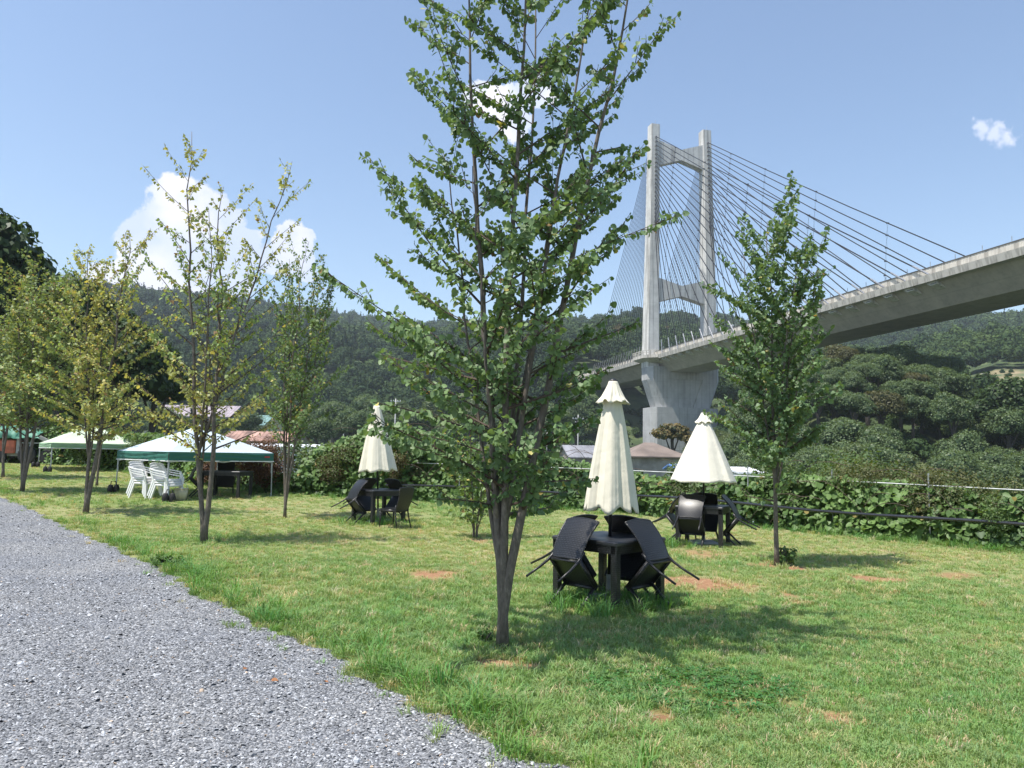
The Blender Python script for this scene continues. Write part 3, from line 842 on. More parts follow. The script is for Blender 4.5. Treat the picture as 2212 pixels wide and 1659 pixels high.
def build_forest():
    ps = [proto('far_tree_crown', crown_proto('far_tree_crown', 60 + s, 420, .17, M['forest'], 11)) for s in range(5)]
    # a conifer
    mbs = []
    g = np.random.default_rng(77)
    for s in range(2):
        n = 260; h = np.sqrt(g.random(n)); a = g.uniform(0, 6.28, n); rr = .55 * h * g.uniform(.7, 1.05, n)
        C = np.stack([np.cos(a) * rr, np.sin(a) * rr, 1.3 - 2.1 * h], -1); d = unit(np.stack([np.cos(a), np.sin(a), np.full(n, -.5)], -1))
        Nn = unit(np.stack([np.cos(a) * .5, np.sin(a) * .5, np.ones(n)], -1))
        L_ = .26 * g.uniform(.7, 1.3, n)
        me = quads_mesh('far_conifer_crown', C - d * L_[:, None] * .6, d, Nn, L_ * .4, L_, M['forest'])
        import bmesh
        bm = bmesh.new(); bm.from_mesh(me)
        bmesh.ops.create_cone(bm, segments=8, radius1=.40, radius2=.0, depth=1.9, matrix=Matrix.Translation((0, 0, .2)), cap_ends=True)
        bm.to_mesh(me); bm.free(); ps.append(proto('far_conifer_crown', me))
    P = []
    for r0, r1, sp in ((95, 240, 6.0), (240, 420, 7.0), (420, 700, 9.0), (700, 1060, 11.5)):
        a0, a1 = R(-46), R(46); A = .5 * (a1 - a0) * (r1 ** 2 - r0 ** 2); n = int(A / sp ** 2 * 1.25)
        r = np.sqrt(g.uniform(r0 ** 2, r1 ** 2, n)); th = g.uniform(a0, a1, n)
        P.append(np.stack([np.sin(th) * r, np.cos(th) * r, r, th, np.full(n, sp)], -1))
    P = np.concatenate(P); x, y, r, th, sp = P.T
    px = 512 + FPX * np.tan(th)
    rb = np.interp(px, KPX, K['rb']); rR = np.interp(px, KPX, K['rR'])
    keep = (r > rb - 8) & (r < rR + 25)
    # keep the near right slope for single trees, the terrace field, the bridge corridor and the houses clear
    under = (px > 735) & (px < 1060) & (r < 222); keep &= ~(under & (g.random(len(r)) < .25))
    fld = (px > 962) & (r > 225) & (r < 338); keep &= ~(fld & (g.random(len(r)) < .80))
    ax = np.array([0.2267, -0.974]); C0 = np.array([51.2, 235.0])
    along = (x - C0[0]) * ax[0] + (y - C0[1]) * ax[1]; across = np.abs((x - C0[0]) * -ax[1] + (y - C0[1]) * ax[0])
    cor = (across < 15) & (along > -50) & (r > 150); keep &= ~((across < 15) & (np.abs(along) < 8)) & ~((across < 11.5) & (along > -80) & (along < -46))
    under = under | cor | fld; sp = np.where(under, sp * np.where(fld, .28, .5), sp); under = under[keep]
    x, y, r, px, sp = x[keep], y[keep], r[keep], px[keep], sp[keep]; n = len(x)
    z = terrain_z(x, y)
    con = ~under & (g.random(n) < np.where(px < 560, .20, .04) * (0.6 + 0.8 * (fbm(x, y, 71, 3, 120) > 0)))
    idx = np.where(con, g.integers(5, 7, n), g.integers(0, 5, n))
    rad = sp * g.uniform(.52, .92, n)
    sc = np.stack([rad, rad, rad * g.uniform(.9, 1.35, n)], -1)
    sc[con] = np.stack([sp * .62, sp * .62, sp * g.uniform(.75, 1.05, n)], -1)[con]
    tone = np.clip(.5 + .45 * fbm(x, y, 72, 3, 90) + g.normal(0, .34, n), 0, 1)[:, None]
    dark = np.array([.022, .046, .018]); lite = np.array([.060, .098, .030])
    tint = dark * (1 - tone) + lite * tone
    tint = np.where((px > 700)[:, None], tint * [1.25, 1.2, 1.1], tint)
    tint[con] = tint[con] * [.62, .72, .85]
    au = g.random(n) < .005; tint[au] = [.10, .085, .03]
    rot = np.stack([g.normal(0, .1, n), g.normal(0, .1, n), g.uniform(0, 6.28, n)], -1); rot[con] *= [.2, .2, 1]
    scatter('forest', ps, np.stack([x, y, z + rad * .62 + np.where(under, -.6, 1.5)], -1), rot, sc, idx, tint)


build_forest()

# ---------------------------------------------------------------- the cable-stayed bridge
def build_bridge():
    root = thing('cable_stayed_bridge', 'tall grey concrete cable stayed bridge with an H-shaped tower crossing the valley', 'bridge',
                 (51.2, 235.0, 0), (0, 0, math.atan2(-0.974, 0.2267)))
    ZD = 31.8
    c = M['concrete']
    # tower legs: y = -left ... +right as seen from the lawn
    def leg_y(z): return 9.7 - 1.05 * (z - ZD) / (104 - ZD)
    def leg(sgn):
        lv = [(28.4, 4.2, 4.6), (ZD, 4.1, 4.5), (48, 3.75, 4.1), (96, 3.05, 3.3), (104.3, 3.0, 3.2)]
        mb = MB(); rings = []
        for z, w, d in lv:
            y0 = sgn * leg_y(z); ch = .35
            ring = []
            for sx, sy in ((1, -1), (1, 1), (-1, 1), (-1, -1)):
                px_, py_ = sx * d / 2, y0 + sy * w / 2
                a = (px_, py_ - sy * ch, z); b = (px_ - sx * ch, py_, z)
                ring += [b, a] if (sx * sy) < 0 else [a, b]
            rings.append(ring)
        mb.grid(np.array(rings), closed=True)
        n = len(mb.v); mb.f.append(tuple(range(n - 8, n)))
        o = mb.build('tower_leg', c, root)
        # shallow anchorage pilaster on both faces
        p = MB()
        for fx in (1, -1):
            for k in range(21):
                z = 100 - k * 1.33; d = 3.3 + .9 * (96 - z) / 64; y0 = sgn * leg_y(z)
                p.box(*sorted((fx * (d / 2 - .1), fx * (d / 2 + .35))), y0 - .22, y0 + .22, z - .3, z + .25)
        q = p.build('anchor_heads', M['pipe'], o); q['kind'] = 'stuff'
        return o
    leg(-1); leg(1)
    def bow(zc, h0, h1, d):
        # beam that narrows to the middle, meeting the legs' inner faces
        yl = leg_y(zc) - 1.55; mb = MB(); V = []
        for y, h in ((-yl, h0), (0, h1), (yl, h0)):
            for x in (d / 2, -d / 2):
                V += [(x, y, zc - h / 2), (x, y, zc + h / 2)]
        F = []
        for k in (0, 4):
            F += [(k, k + 4, k + 5, k + 1), (k + 2, k + 3, k + 7, k + 6), (k + 1, k + 5, k + 7, k + 3), (k, k + 2, k + 6, k + 4)]
        mb.add(V, F); return mb.build('cross_beam', c, root)
    zU = at(683, 156.5, 235)[2]; zL = at(681, 292, 235)[2]
    bow(zU, 7.9, 3.3, 2.6); bow(zL, 7.4, 3.2, 3.0)
    # deck girder
    sec = [(-9.45, ZD - .25), (-9.45, ZD - 1.1), (-8.7, ZD - 1.35), (-4.9, ZD - 4.7), (4.9, ZD - 4.7), (8.7, ZD - 1.35), (9.45, ZD - 1.1), (9.45, ZD - .25)]
    mb = MB(); xs = np.linspace(-96, 168, 45)
    mb.grid(np.array([[(x, y, z) for y, z in sec] for x in xs]), closed=True)
    mb.f += [tuple(range(7, -1, -1)), tuple(range(len(mb.v) - 8, len(mb.v)))]
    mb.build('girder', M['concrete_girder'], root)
    mb = MB(); mb.box(-96, 168, -7.0, 7.0, ZD - .246, ZD - .06); mb.build('roadway', plain('asphalt', (.05, .05, .05), .9), root)
    # edge beams and parapets, one segment per cable bay
    eb = MB(); eb.hexa([(.03, -10.0, ZD - 1.25), (5.17, -10.0, ZD - 1.25), (5.17, -9.45, ZD - 1.2), (.03, -9.45, ZD - 1.2), (.03, -10.2, ZD - .12), (5.17, -10.2, ZD - .12), (5.17, -9.3, ZD + .05), (.03, -9.3, ZD + .05)])
    ebm = eb.mesh('edge_beam', M['concrete_deck'])
    pm = MB(); pm.box(0, 5.16, -9.02, -8.86, ZD - .05, ZD + 1.30)
    for k in range(9): pm.box(.26 + k * .57, .36 + k * .57, -9.06, -9.015, ZD, ZD + 1.28)
    pmm = pm.mesh('parapet_panel', M['concrete_deck'])
    cp = MB(); cp.box(0, 5.17, -9.12, -8.78, ZD + 1.30, ZD + 1.42); cpm = cp.mesh('coping', plain('dark_coping', (.09, .085, .08), .9))
    inn = MB(); inn.box(0, 5.17, -9.25, -6.9, ZD - .245, ZD - .02); innm = inn.mesh('walkway', M['concrete_deck'])
    ab = MB(); ab.hexa([(1.2, -9.3, ZD - 1.75), (2.9, -9.3, ZD - 1.75), (2.9, -7.7, ZD - 2.35), (1.2, -7.7, ZD - 2.35), (.3, -9.4, ZD - 1.12), (2.9, -9.4, ZD - 1.12), (2.9, -7.7, ZD - 1.5), (.3, -7.7, ZD - 1.5)])
    abm = ab.mesh('anchor_block', M['concrete'])
    ao = MB(); ao.box(1.45, 2.7, -9.34, -9.22, ZD - 1.62, ZD - 1.22); aom = ao.mesh('recess_shade', M['cable'])  # near-black box stands in for the shade inside the anchorage opening
    for k in range(-18, 32):
        for s in (1, -1):
            for nm, me in (('edge_beam', ebm), ('parapet_panel', pmm), ('coping', cpm), ('walkway', innm)):
                o = link(bpy.data.objects.new(nm, me), root); o.location = (k * 5.2 + (0 if s > 0 else 5.17), 0, 0)
                if s < 0: o.rotation_euler = (0, 0, math.pi)
            if s > 0 and k >= 0 and k < 22:
                o = link(bpy.data.objects.new('anchor_block', abm), root); o.location = (k * 5.2 + 1.6, 0, 0)
                link(bpy.data.objects.new('recess_shade', aom), o)
    # stay cables: near span every 5.2 m, back span closer together
    zt = lambda i: 100.2 - (20 - i) * 1.33
    damp = MB(); ties = MB()
    for s in (-1, 1):
        for side in (1, -1):
            ends = []
            for i in range(21):
                t = 8.3 + 5.2 * i if side > 0 else -(7 + 2.35 * i)
                z = zt(i); d = 3.3 + .9 * (96 - z) / 64
                a = np.array((side * (d / 2 + .1), s * leg_y(z), z)); b = np.array((t, s * 9.62, ZD + .02))
                L_ = b - a; sag = np.array([0, 0, -1.0]) * np.linalg.norm(L_) * .004
                o = MB().tube([a, a + L_ * .3 + sag * .84, a + L_ * .6 + sag * .96, b], .12 if side > 0 else .075, 6).build('stay_cable', M['cable'], root)
                e = b - L_ / np.linalg.norm(L_) * 4.2
                MB().tube([e, b], .17, 8).build('guide_pipe', M['pipe'], o)
                ends.append((a, b))
            if side > 0:
                for xk in (16, 34, 56, 80):
                    prev = None
                    for i in range(20, 1, -1):
                        a, b = ends[i]
                        if b[0] < xk + 4: break
                        f = (xk - a[0]) / (b[0] - a[0]); p = a + (b - a) * f - np.array([0, 0, .3])
                        damp.bar(p - [.3, 0, 0], p + [.3, 0, -.1], .26, .24)
                        if prev is not None:
                            ties.tube([prev + [.25, 0, 0], p - [.25, 0, 0]], .02, 4); ties.tube([prev - [.25, 0, 0], p + [.25, 0, 0]], .02, 4)
                        prev = p
                        xk -= .35
    q = damp.build('damper_clamps', M['cable'], root); q['kind'] = 'stuff'
    q = ties.build('damper_wires', M['cable'], root); q['kind'] = 'stuff'
    # pier
    pier = MB(); rings = []
    for z, hw in ((16.4, 8.8), (24.6, 11.7), (28.6, 11.7)):
        ring = []
        for sx, sy in ((1, -1), (1, 1), (-1, 1), (-1, -1)):
            a = (sx * 3.4, sy * (hw - 1.3), z); b = (sx * 2.0, sy * hw, z)
            ring += [b, a] if (sx * sy) < 0 else [a, b]
        rings.append(ring)
    pier.grid(np.array(rings), closed=True); pier.f += [tuple(range(16, 24))]
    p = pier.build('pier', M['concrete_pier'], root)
    cl = MB()
    def slab(poly):
        n = len(poly); vs = [(3.4, y, z) for y, z in poly] + [(3.72, y, z) for y, z in poly]
        cl.add(vs, [tuple(range(n, 2 * n))] + [(i, (i + 1) % n, n + (i + 1) % n, n + i) for i in range(n)])
    slab([(-10.4, 24.9), (10.4, 24.9), (10.4, 28.6), (-10.4, 28.6)])
    slab([(-7.6, 16.4), (-2.5, 16.4), (-5.6, 24.9), (-10.38, 24.9), (-10.38, 24.4)])
    slab([(7.6, 16.4), (10.38, 24.4), (10.38, 24.9), (5.6, 24.9), (2.5, 16.4)])
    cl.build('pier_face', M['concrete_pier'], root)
    b = MB(); b.prism([(-4.6, -9.4), (-3.6, -10.6), (3.6, -10.6), (4.8, -9.6), (4.8, 9.6), (3.6, 10.6), (-3.6, 10.6), (-4.6, 9.4)], -9, 16.35)
    b.build('pier_base', M['concrete_pier'], root)
    # observation balcony round the left leg
    def balcony(sg):
        bal = MB(); poly = [(-6.5, -10.25), (-4.5, -13.6), (3.5, -13.6), (6.8, -10.25)]
        if sg > 0: poly = [(x, -y) for x, y in poly][::-1]
        bal.prism(poly, ZD - .95, ZD - .02)
        q = bal.build('balcony', M['concrete_deck'], root)
        under = [(x * .55, y * .80 if abs(y) > 10 else y * .98) for x, y in poly]
        n = len(poly); u = MB(); u.add([(x, y, ZD - 2.2) for x, y in under] + [(x, y, ZD - .952) for x, y in poly], [tuple(range(n - 1, -1, -1))] + [(i, (i + 1) % n, n + (i + 1) % n, n + i) for i in range(n)])
        u.build('balcony_soffit', M['concrete_deck'], root)
        for i in range(3):
            a = np.array(poly[i]); bb = np.array(poly[i + 1])
            if sg > 0: pass
            r = MB(); m = max(3, int(np.hypot(*(bb - a)) / 1.1))
            for z, h in ((ZD + 1.22, .14), (ZD + .62, .08)): r.bar((*a, z), (*bb, z), .14, h)
            for k in range(m + 1):
                pp = a + (bb - a) * k / m; r.box(pp[0] - .09, pp[0] + .09, pp[1] - .09, pp[1] + .09, ZD - .02, ZD + 1.15)
            r.build('railing', M['concrete_deck'], q)
    balcony(-1); balcony(1)
    # camera mast and lamps on the deck
    m = MB(); m.tube([(20, 6.6, ZD), (20, 6.6, ZD + 7.6)], .13, 8); m.box(19.8, 20.2, 6.3, 6.9, ZD + 7.0, ZD + 7.5); m.box(19.85, 20.15, 6.45, 6.75, ZD + 5.6, ZD + 5.9)
    m.build('camera_mast', M['white_pipe'], root)
    for s in (-1, 1):
        for k, x in enumerate((-1.2, 1.2)):
            rm = MB(); rm.tube([(x, s * leg_y(104), 104.3), (x, s * leg_y(104), 105.7)], .035, 5); rm.build('lightning_rod', M['steel'], root)
    pp = MB()
    for k in range(-17, 31):
        if k % 1 == 0: pp.tube([(k * 5.2 + 2.6, -8.85, ZD + 1.42), (k * 5.2 + 2.6, -8.85, ZD + 2.3)], .06, 5)
    q = pp.build('parapet_posts', M['steel'], root); q['kind'] = 'stuff'


build_bridge()


# ---------------------------------------------------------------- katsura trees
HEART_V = np.array([(.10, 0, 0), (0, .30, .05), (.30, .50, .10), (.72, .36, .06), (1, 0, -.06), (.72, -.36, .06), (.30, -.50, .10), (0, -.30, .05), (.5, 0, -.03)])
HEART_F = np.array([(0, 8, 2, 1), (8, 4, 3, 2), (0, 7, 6, 8), (8, 6, 5, 4)])
OVAL_V = np.array([(0, 0, 0), (.32, .42, .06), (1, 0, -.04), (.32, -.42, .06)])
OVAL_F = np.array([(0, 3, 2, 1)])


def leaf_mesh(name, C, D, Nn, sz, tint, mat, heart=True):
    V0, F0 = (HEART_V, HEART_F) if heart else (OVAL_V, OVAL_F)
    B = unit(np.cross(Nn, D)); Nn = np.cross(D, B)
    n = len(C); k = len(V0)
    V = C[:, None, :] + sz[:, None, None] * (V0[None, :, 0:1] * D[:, None] + V0[None, :, 1:2] * B[:, None] + V0[None, :, 2:3] * Nn[:, None])
    F = (np.arange(n)[:, None, None] * k + F0[None]).reshape(-1, 4)
    return np_mesh(name, V.reshape(-1, 3), F, mat, np.repeat(tint, k, 0))


def katsura(name, label, px, py, H, stems, seed, z0=1.3, blen=(1.15, .45), asc=(32, 55), nb=7.5, leaf=.052, spacing=.052, palette='green', single=0,
            group=None, cat='tree', base_r=.05, bare=0.0, heart=True, branch_objects=False, twigs=5, Y=None, zf=.2, foot_r=.055, env=None, front=.95, plume=False, wobble=1.0):
    g = np.random.default_rng(seed)
    base = ground(px, py) if Y is None else np.array([at(px, py, Y)[0], Y, 0])
    base[2] = float(lawn_z(base[0], base[1])) - .02
    root = thing(name, label, cat, base, group=group)
    C, D, B = [], [], []
    bw = MB()
    lean_all = []
    for si, st in enumerate(stems):
        tx, ty, hs, r0 = st[:4]; zs0 = st[4] if len(st) > 4 else 0.0
        # stem curve: up from the shared foot, bending outwards
        m = 16; u = np.linspace(0, 1, m); h = H * hs
        foot = np.array([tx, ty]) / (np.hypot(tx, ty) + .3) * (foot_r if len(stems) > 1 and not any(len(q) > 4 for q in stems) else 0) * (1 + .3 * g.random())
        wob = np.cumsum(g.normal(0, .018, (m, 2)), 0) * (H / 6) * wobble
        if zs0 > 0:
            p_ = np.array([np.interp(zs0, first[:, 2], first[:, k]) for k in range(2)]); foot = p_
            pts = np.stack([foot[0] + (tx - p_[0]) * u ** .9 + wob[:, 0] * u, foot[1] + (ty - p_[1]) * u ** .9 + wob[:, 1] * u, zs0 + (h - zs0) * u], -1)
        else:
            zz_ = h * u ** 1.15; us = np.clip((zz_ - zf) / (h - zf), 0, 1) ** .95
            pts = np.stack([foot[0] + tx * us + wob[:, 0] * u, foot[1] + ty * us + wob[:, 1] * u, zz_], -1)
        if si == 0: first = pts
        rad = r0 * (1 - u) ** .95 + .004
        if zs0 == 0: rad[0] *= 1.3
        so = MB().tube(pts, rad, 9).build('trunk' if len(stems) == 1 else 'stem', M['bark'], root, True)
        zs = np.arange(max(z0 * g.uniform(.9, 1.15), zs0 + .15), h * .97, 1.0 / nb)
        az = g.uniform(0, 6.28)
        for z in zs:
            f = (z - z0) / max(h - z0, .1); az += 2.4 + g.normal(0, .35)
            # outer side of the clump gets the long branches
            outd = math.atan2(ty, tx)
            away = .5 + .5 * math.cos(az - outd) if len(stems) > 1 else 1
            ln = (blen[0] * (1 - f) ** .8 + blen[1] * f) * (.55 + .6 * away) * g.uniform(.65, 1.2)
            if f > .9: ln *= .6
            if env is not None:
                e0 = R(np.interp(f, [0, 1], asc)); q0 = [np.interp(z, pts[:, 2], pts[:, k]) for k in range(2)]; ca, sa = math.cos(az), math.sin(az)
                zt_ = z + .25 + .30 * blen[0] * (1 - f); el, er = np.interp(zt_, env[0], env[1]), np.interp(zt_, env[0], env[2])
                lx = (er - q0[0]) / max(ca, .05) if ca > 0 else (el + q0[0]) / max(-ca, .05)
                fy = front * np.interp(f, [0, .25, 1], [.8, 1, .55]); ly = (fy - q0[1]) / max(sa, .05) if sa > 0 else (fy + q0[1]) / max(-sa, .05)
                ln = max(.16, min(min(lx, ly), 2.0)) / math.cos(e0) * g.choice([.55, .8, .95, 1.06], p=[.2, .3, .35, .15])
            if g.random() < bare: ln *= .35
            p0 = np.array([np.interp(z, pts[:, 2], pts[:, k]) for k in range(3)])
            e = R(np.interp(f, [0, 1], asc) + g.normal(0, 7))
            d = np.array([math.cos(az) * math.cos(e), math.sin(az) * math.cos(e), math.sin(e)])
            k = 7; uu = np.linspace(0, 1, k)[:, None]
            side = np.cross(d, [0, 0, 1]); side /= np.linalg.norm(side) + 1e-9
            bp = p0 + d * ln * uu + np.array([0, 0, 1]) * (ln * .10 * (uu ** 2) * g.normal(.3, .8)) + side * (ln * .12 * uu ** 2) * g.normal(0, .8)
            br = np.interp(z, pts[:, 2], rad) * .5
            rr = np.linspace(min(br, .014 + .004 * ln), .0022, k)
            mbb = MB() if branch_objects else bw
            mbb.tube(bp, rr, 5, cap=False)
            segs = [(bp, .12)]
            for _ in range(max(1, int(twigs * ln))):
                q = g.uniform(.12 if plume else .22, .95); pq = np.array([np.interp(q, uu[:, 0], bp[:, c]) for c in range(3)])
                td = unit(d * g.uniform(.5, 1.1) + side * g.choice([-1, 1]) * g.uniform(.35, .9) + np.array([0, 0, g.normal(.12, .25)]))
                tl = ln * (1 - q * .55) * g.uniform(.22, .50)
                if plume:
                    td = unit(d * g.uniform(.6, 1.2) + side * g.choice([-1, 1]) * g.uniform(.2, .8) + np.array([0, 0, g.normal(.15, .3)])); tl = g.uniform(.07, .24) * (1.15 - q * .4)
                vv = np.linspace(0, 1, 4)[:, None]
                tp = pq + td * tl * vv + np.array([0, 0, .10 * tl]) * vv ** 2
                mbb.tube(tp, np.linspace(.0042, .0016, 4), 4, cap=False); segs.append((tp, .04))
            if branch_objects: mbb.build('branch', M['twig'], root)
            for sp, start in segs:
                seg = np.linalg.norm(np.diff(sp, axis=0), axis=1); tot = seg.sum(); cum = np.concatenate([[0], np.cumsum(seg)])
                s = np.arange(start * tot + spacing * .5, tot, spacing)
                if len(s) == 0: continue
                s = s + g.normal(0, spacing * .15, len(s))
                pp = np.stack([np.interp(s, cum, sp[:, c]) for c in range(3)], -1)
                ax = unit(sp[-1] - sp[0]); sd = np.cross(ax, [0, 0, 1]); sd /= np.linalg.norm(sd) + 1e-9
                for sg in (1, -1):
                    keep = g.random(len(s)) > .10 + bare * .25; n = keep.sum()
                    dd = unit(sd * sg * g.uniform(.5, 1.0, (n, 1)) + ax * g.uniform(.1, .6, (n, 1)) + np.array([0, 0, -1]) * g.uniform(.35 if plume else .0, 1.3 if plume else 1.0, (n, 1)) + g.normal(0, .25, (n, 3)))
                    C.append(pp[keep] + dd * g.uniform(.010, .022, (n, 1)) * (leaf / .05)); D.append(dd)
                C.append(pp[-1:] * 1.0); D.append(unit(ax + g.normal(0, .2, 3))[None])
    if not branch_objects:
        q = bw.build('branchwork', M['twig'], root); q['kind'] = 'stuff'
    C = np.concatenate(C); D = np.concatenate(D); n = len(C)
    upw = .42 if plume else .75
    Nn = unit(np.array([0, 0, 1.0]) * upw + g.normal(0, .45, (n, 3)) + np.stack([C[:, 0], C[:, 1], C[:, 0] * 0], -1) * (.55 if plume else .35))
    Nn = unit(Nn - D * (Nn * D).sum(1)[:, None])
    sz = leaf * np.clip(g.normal(1.0, .22, n), .5, 1.5)
    u = g.random(n); v = g.uniform(.8, 1.2, (n, 1))
    clump = .5 + .5 * np.tanh(1.5 * fbm(C[:, 0] * 1.3 + C[:, 2] * .8, C[:, 1] * 1.3 - C[:, 2] * 1.1, seed, 3, .8))[:, None]
    gr = np.array([.125, .205, .095]); lg = np.array([.23, .33, .115]); ye = np.array([.52, .46, .16]); ru = np.array([.34, .22, .10])
    if palette == 'green': tint = gr * (1 - .4 * clump) + lg * .4 * clump; pu, pr = .008, .003
    elif palette == 'fresh': tint = gr * .6 * (1 - clump) + lg * (.3 + .5 * clump); pu, pr = .05, .02
    elif palette == 'turning': tint = lg * .95 * (1 - clump * .55) + ye * .9 * .55 * clump; pu, pr = .14, .025
    elif palette == 'golden': tint = lg * (1 - clump * .7) + ye * .95 * .7 * clump; pu, pr = .22, .03
    else: tint = lg * .82 * (1 - clump * .35) + ye * .8 * .35 * clump; pu, pr = .07, .02
    tint = tint * v
    tint[u < pu] = ye * g.uniform(.7, 1.2, ((u < pu).sum(), 1)); q_ = u > 1 - pr; tint[q_] = ru * g.uniform(.7, 1.1, (q_.sum(), 1))
    rest = np.ones(n, bool)
    if single:
        W = C + base; dist = np.linalg.norm(W - CAM, axis=1); pj = proj(W)
        vis = (pj[:, 0] > 5) & (pj[:, 0] < 1019) & (pj[:, 1] > 5) & (pj[:, 1] < 763)
        facing = np.abs((Nn * unit(CAM - W)).sum(1))
        score = sz * (facing + .15) / dist * vis
        pick = np.argsort(-score)[:single]; rest[pick] = False
        protos = []
        for k in range(8):
            t = tint[pick][k * len(pick) // 8]
            protos.append(leaf_mesh('leaf', np.zeros((1, 3)), np.array([[1.0, 0, 0]]), np.array([[0, 0, 1.0]]), np.array([1.0]), t[None], M['leaf']))
        for k, i in enumerate(pick):
            o = link(bpy.data.objects.new('leaf', protos[int(g.integers(0, 8))]), root)
            d = D[i]; b = np.cross(Nn[i], d); b /= np.linalg.norm(b); nn = np.cross(d, b); s = sz[i]
            o.matrix_local = Matrix(((d[0] * s, b[0] * s, nn[0] * s, C[i][0]), (d[1] * s, b[1] * s, nn[1] * s, C[i][1]), (d[2] * s, b[2] * s, nn[2] * s, C[i][2]), (0, 0, 0, 1)))
    f = link(bpy.data.objects.new('foliage', leaf_mesh('foliage', C[rest], D[rest], Nn[rest], sz[rest], tint[rest], M['leaf'], heart)), root); f['kind'] = 'stuff'
    return root, n


def build_katsuras():
    G = 'young katsura trees planted along the lawn'
    zs_ = [.6, 1.3, 1.51, 1.7, 1.89, 2.08, 2.26, 2.45, 2.64, 3.02, 3.39, 3.58, 3.77, 4.14, 4.52, 4.9, 5.27, 6.0, 6.8]
    el_ = [.30, .55, .75, .95, 1.10, 1.10, 1.18, 1.25, 1.45, 1.30, 1.60, 1.10, .78, .80, .76, .85, 1.05, .75, .4]
    er_ = [.15, .25, .36, .45, .62, .78, .80, .76, .92, 1.15, 1.15, 1.05, .98, 1.15, 1.25, 1.20, 1.42, 1.1, .7]
    katsura('katsura_tree', 'tall many-stemmed katsura tree with round green leaves standing at the middle of the lawn', *Q(1085, 1400), 6.7,
            [(-.52, .10, .95, .038), (.02, -.25, .98, .036), (1.08, -.10, .93, .042), (.25, .35, .95, .022, .6), (.72, -.30, .90, .022, .8), (-.55, .30, .64, .016, .6), (-.25, -.5, .58, .014, 1.0), (.42, .45, .66, .015, 1.0)],
            101, z0=1.22, blen=(1.36, .70), asc=(22, 44), nb=4.6, leaf=.045, spacing=.036, palette='green', single=300, group=G, branch_objects=True, twigs=8, plume=True, zf=.42, foot_r=.040, env=(zs_, el_, er_), front=1.1)
    zr = [.9, 1.3, 1.7, 2.1, 2.6, 3.2, 3.8, 4.3, 4.8, 5.3]
    katsura('katsura_tree', 'slender single-stemmed green katsura tree beside the half-open parasol in front of the bridge deck', *Q(1678, 1222), 5.3,
            [(-.12, .05, 1.0, .034), (.45, .1, .93, .016, 1.2), (-.42, .1, .90, .014, 1.3), (.15, -.4, .82, .014, 1.5), (.62, -.1, .84, .014, 1.1), (-.2, .5, .8, .014, 1.4)], 102, z0=1.0, blen=(.95, .40), asc=(24, 50), nb=6.6, leaf=.056, spacing=.044, palette='green', single=300, group=G, twigs=8, plume=True,
            env=(zr, [.2, .45, .6, .78, .80, .85, .88, .66, .55, .4], [.2, .3, .55, .8, .85, .62, .72, .78, .75, .5]), front=.75)
    katsura('katsura_tree', 'sparse yellowing katsura tree with several thin stems in front of the pale blue tent', *Q(440, 1172), 7.1,
            [(-.60, .2, 1.0, .042), (.42, -.1, .86, .046), (-.15, .5, .7, .018, 1.0), (1.0, .2, .92, .026, 1.5), (.1, -.4, .78, .018, 1.3)], 103, z0=1.45, blen=(1.6, .40), asc=(28, 50), nb=5.6, leaf=.066, spacing=.058, palette='turning', group=G, twigs=5.0, bare=.12, plume=True, heart=False, foot_r=.19, zf=.05, wobble=2.2)
    katsura('katsura_tree', 'light green katsura tree, a cluster of thin stems by the blue tent corner', *Q(615, 1118), 6.2,
            [(-.35, .1, .95, .026), (.15, -.1, 1.0, .028), (.6, .1, .93, .024), (.75, .2, .85, .016, .8), (-.1, .4, .8, .016, .9)], 104, z0=1.65, blen=(1.0, .45), asc=(38, 60), nb=8, leaf=.066, spacing=.056, palette='fresh', group=G, twigs=6, plume=True, heart=False, foot_r=.10, wobble=1.8)
    katsura('katsura_tree', 'golden-leaved katsura tree with two trunks in front of the pale green tent', *Q(185, 1108), 6.2,
            [(-.35, .1, .95, .040), (.50, .1, 1.0, .050), (.1, .4, .9, .020, .9), (-.5, -.1, .8, .018, 1.1)], 105, z0=1.6, blen=(1.75, .4), asc=(20, 55), nb=9, leaf=.068, spacing=.058, palette='golden', group=G, twigs=6.5, plume=True, heart=False, foot_r=.17, zf=.05, wobble=2.2)
    katsura('katsura_tree', 'bushy olive-green katsura tree with three trunks beside the gravel drive', *Q(48, 1061), 6.3,
            [(-.55, .1, .95, .036), (.0, -.1, 1.0, .045), (.75, .1, .95, .042), (.2, .5, .9, .022, 1.0)], 106, z0=1.5, blen=(1.6, .6), asc=(26, 55), nb=11, leaf=.082, spacing=.07, palette='olive', group=G, twigs=6, heart=False, foot_r=.17, zf=.05, wobble=2.2)
    katsura('katsura_tree', 'green katsura tree cut off by the left edge before the tarpaulin-covered machine', *Q(6, 1032), 5.6,
            [(-.4, .1, .95, .045), (.3, .1, 1.0, .03, .8), (.0, .4, .9, .025, 1.0)], 107, z0=1.6, blen=(1.6, .6), asc=(26, 55), nb=10, leaf=.088, spacing=.075, palette='olive', group=G, twigs=6, heart=False)
    katsura('katsura_tree', 'thin young katsura stem with a small crown between the two tents', *Q(209, 1049), 2.9,
            [(.05, .05, 1.0, .035), (.35, .1, .92, .012, 1.2)], 108, z0=1.4, blen=(.95, .3), asc=(25, 50), nb=9, leaf=.07, spacing=.075, palette='golden', group=G, heart=False)
    katsura('katsura_sapling', 'low katsura sapling with thin stems behind the tall central tree', *Q(1026, 1162), 2.2,
            [(-.15, .1, 1.0, .016), (.2, .0, .95, .014), (.45, .1, .8, .010), (-.4, -.1, .8, .010)], 109, z0=.30, blen=(.6, .3), asc=(30, 60), nb=11, leaf=.064, spacing=.062, palette='fresh', group=G, twigs=5)


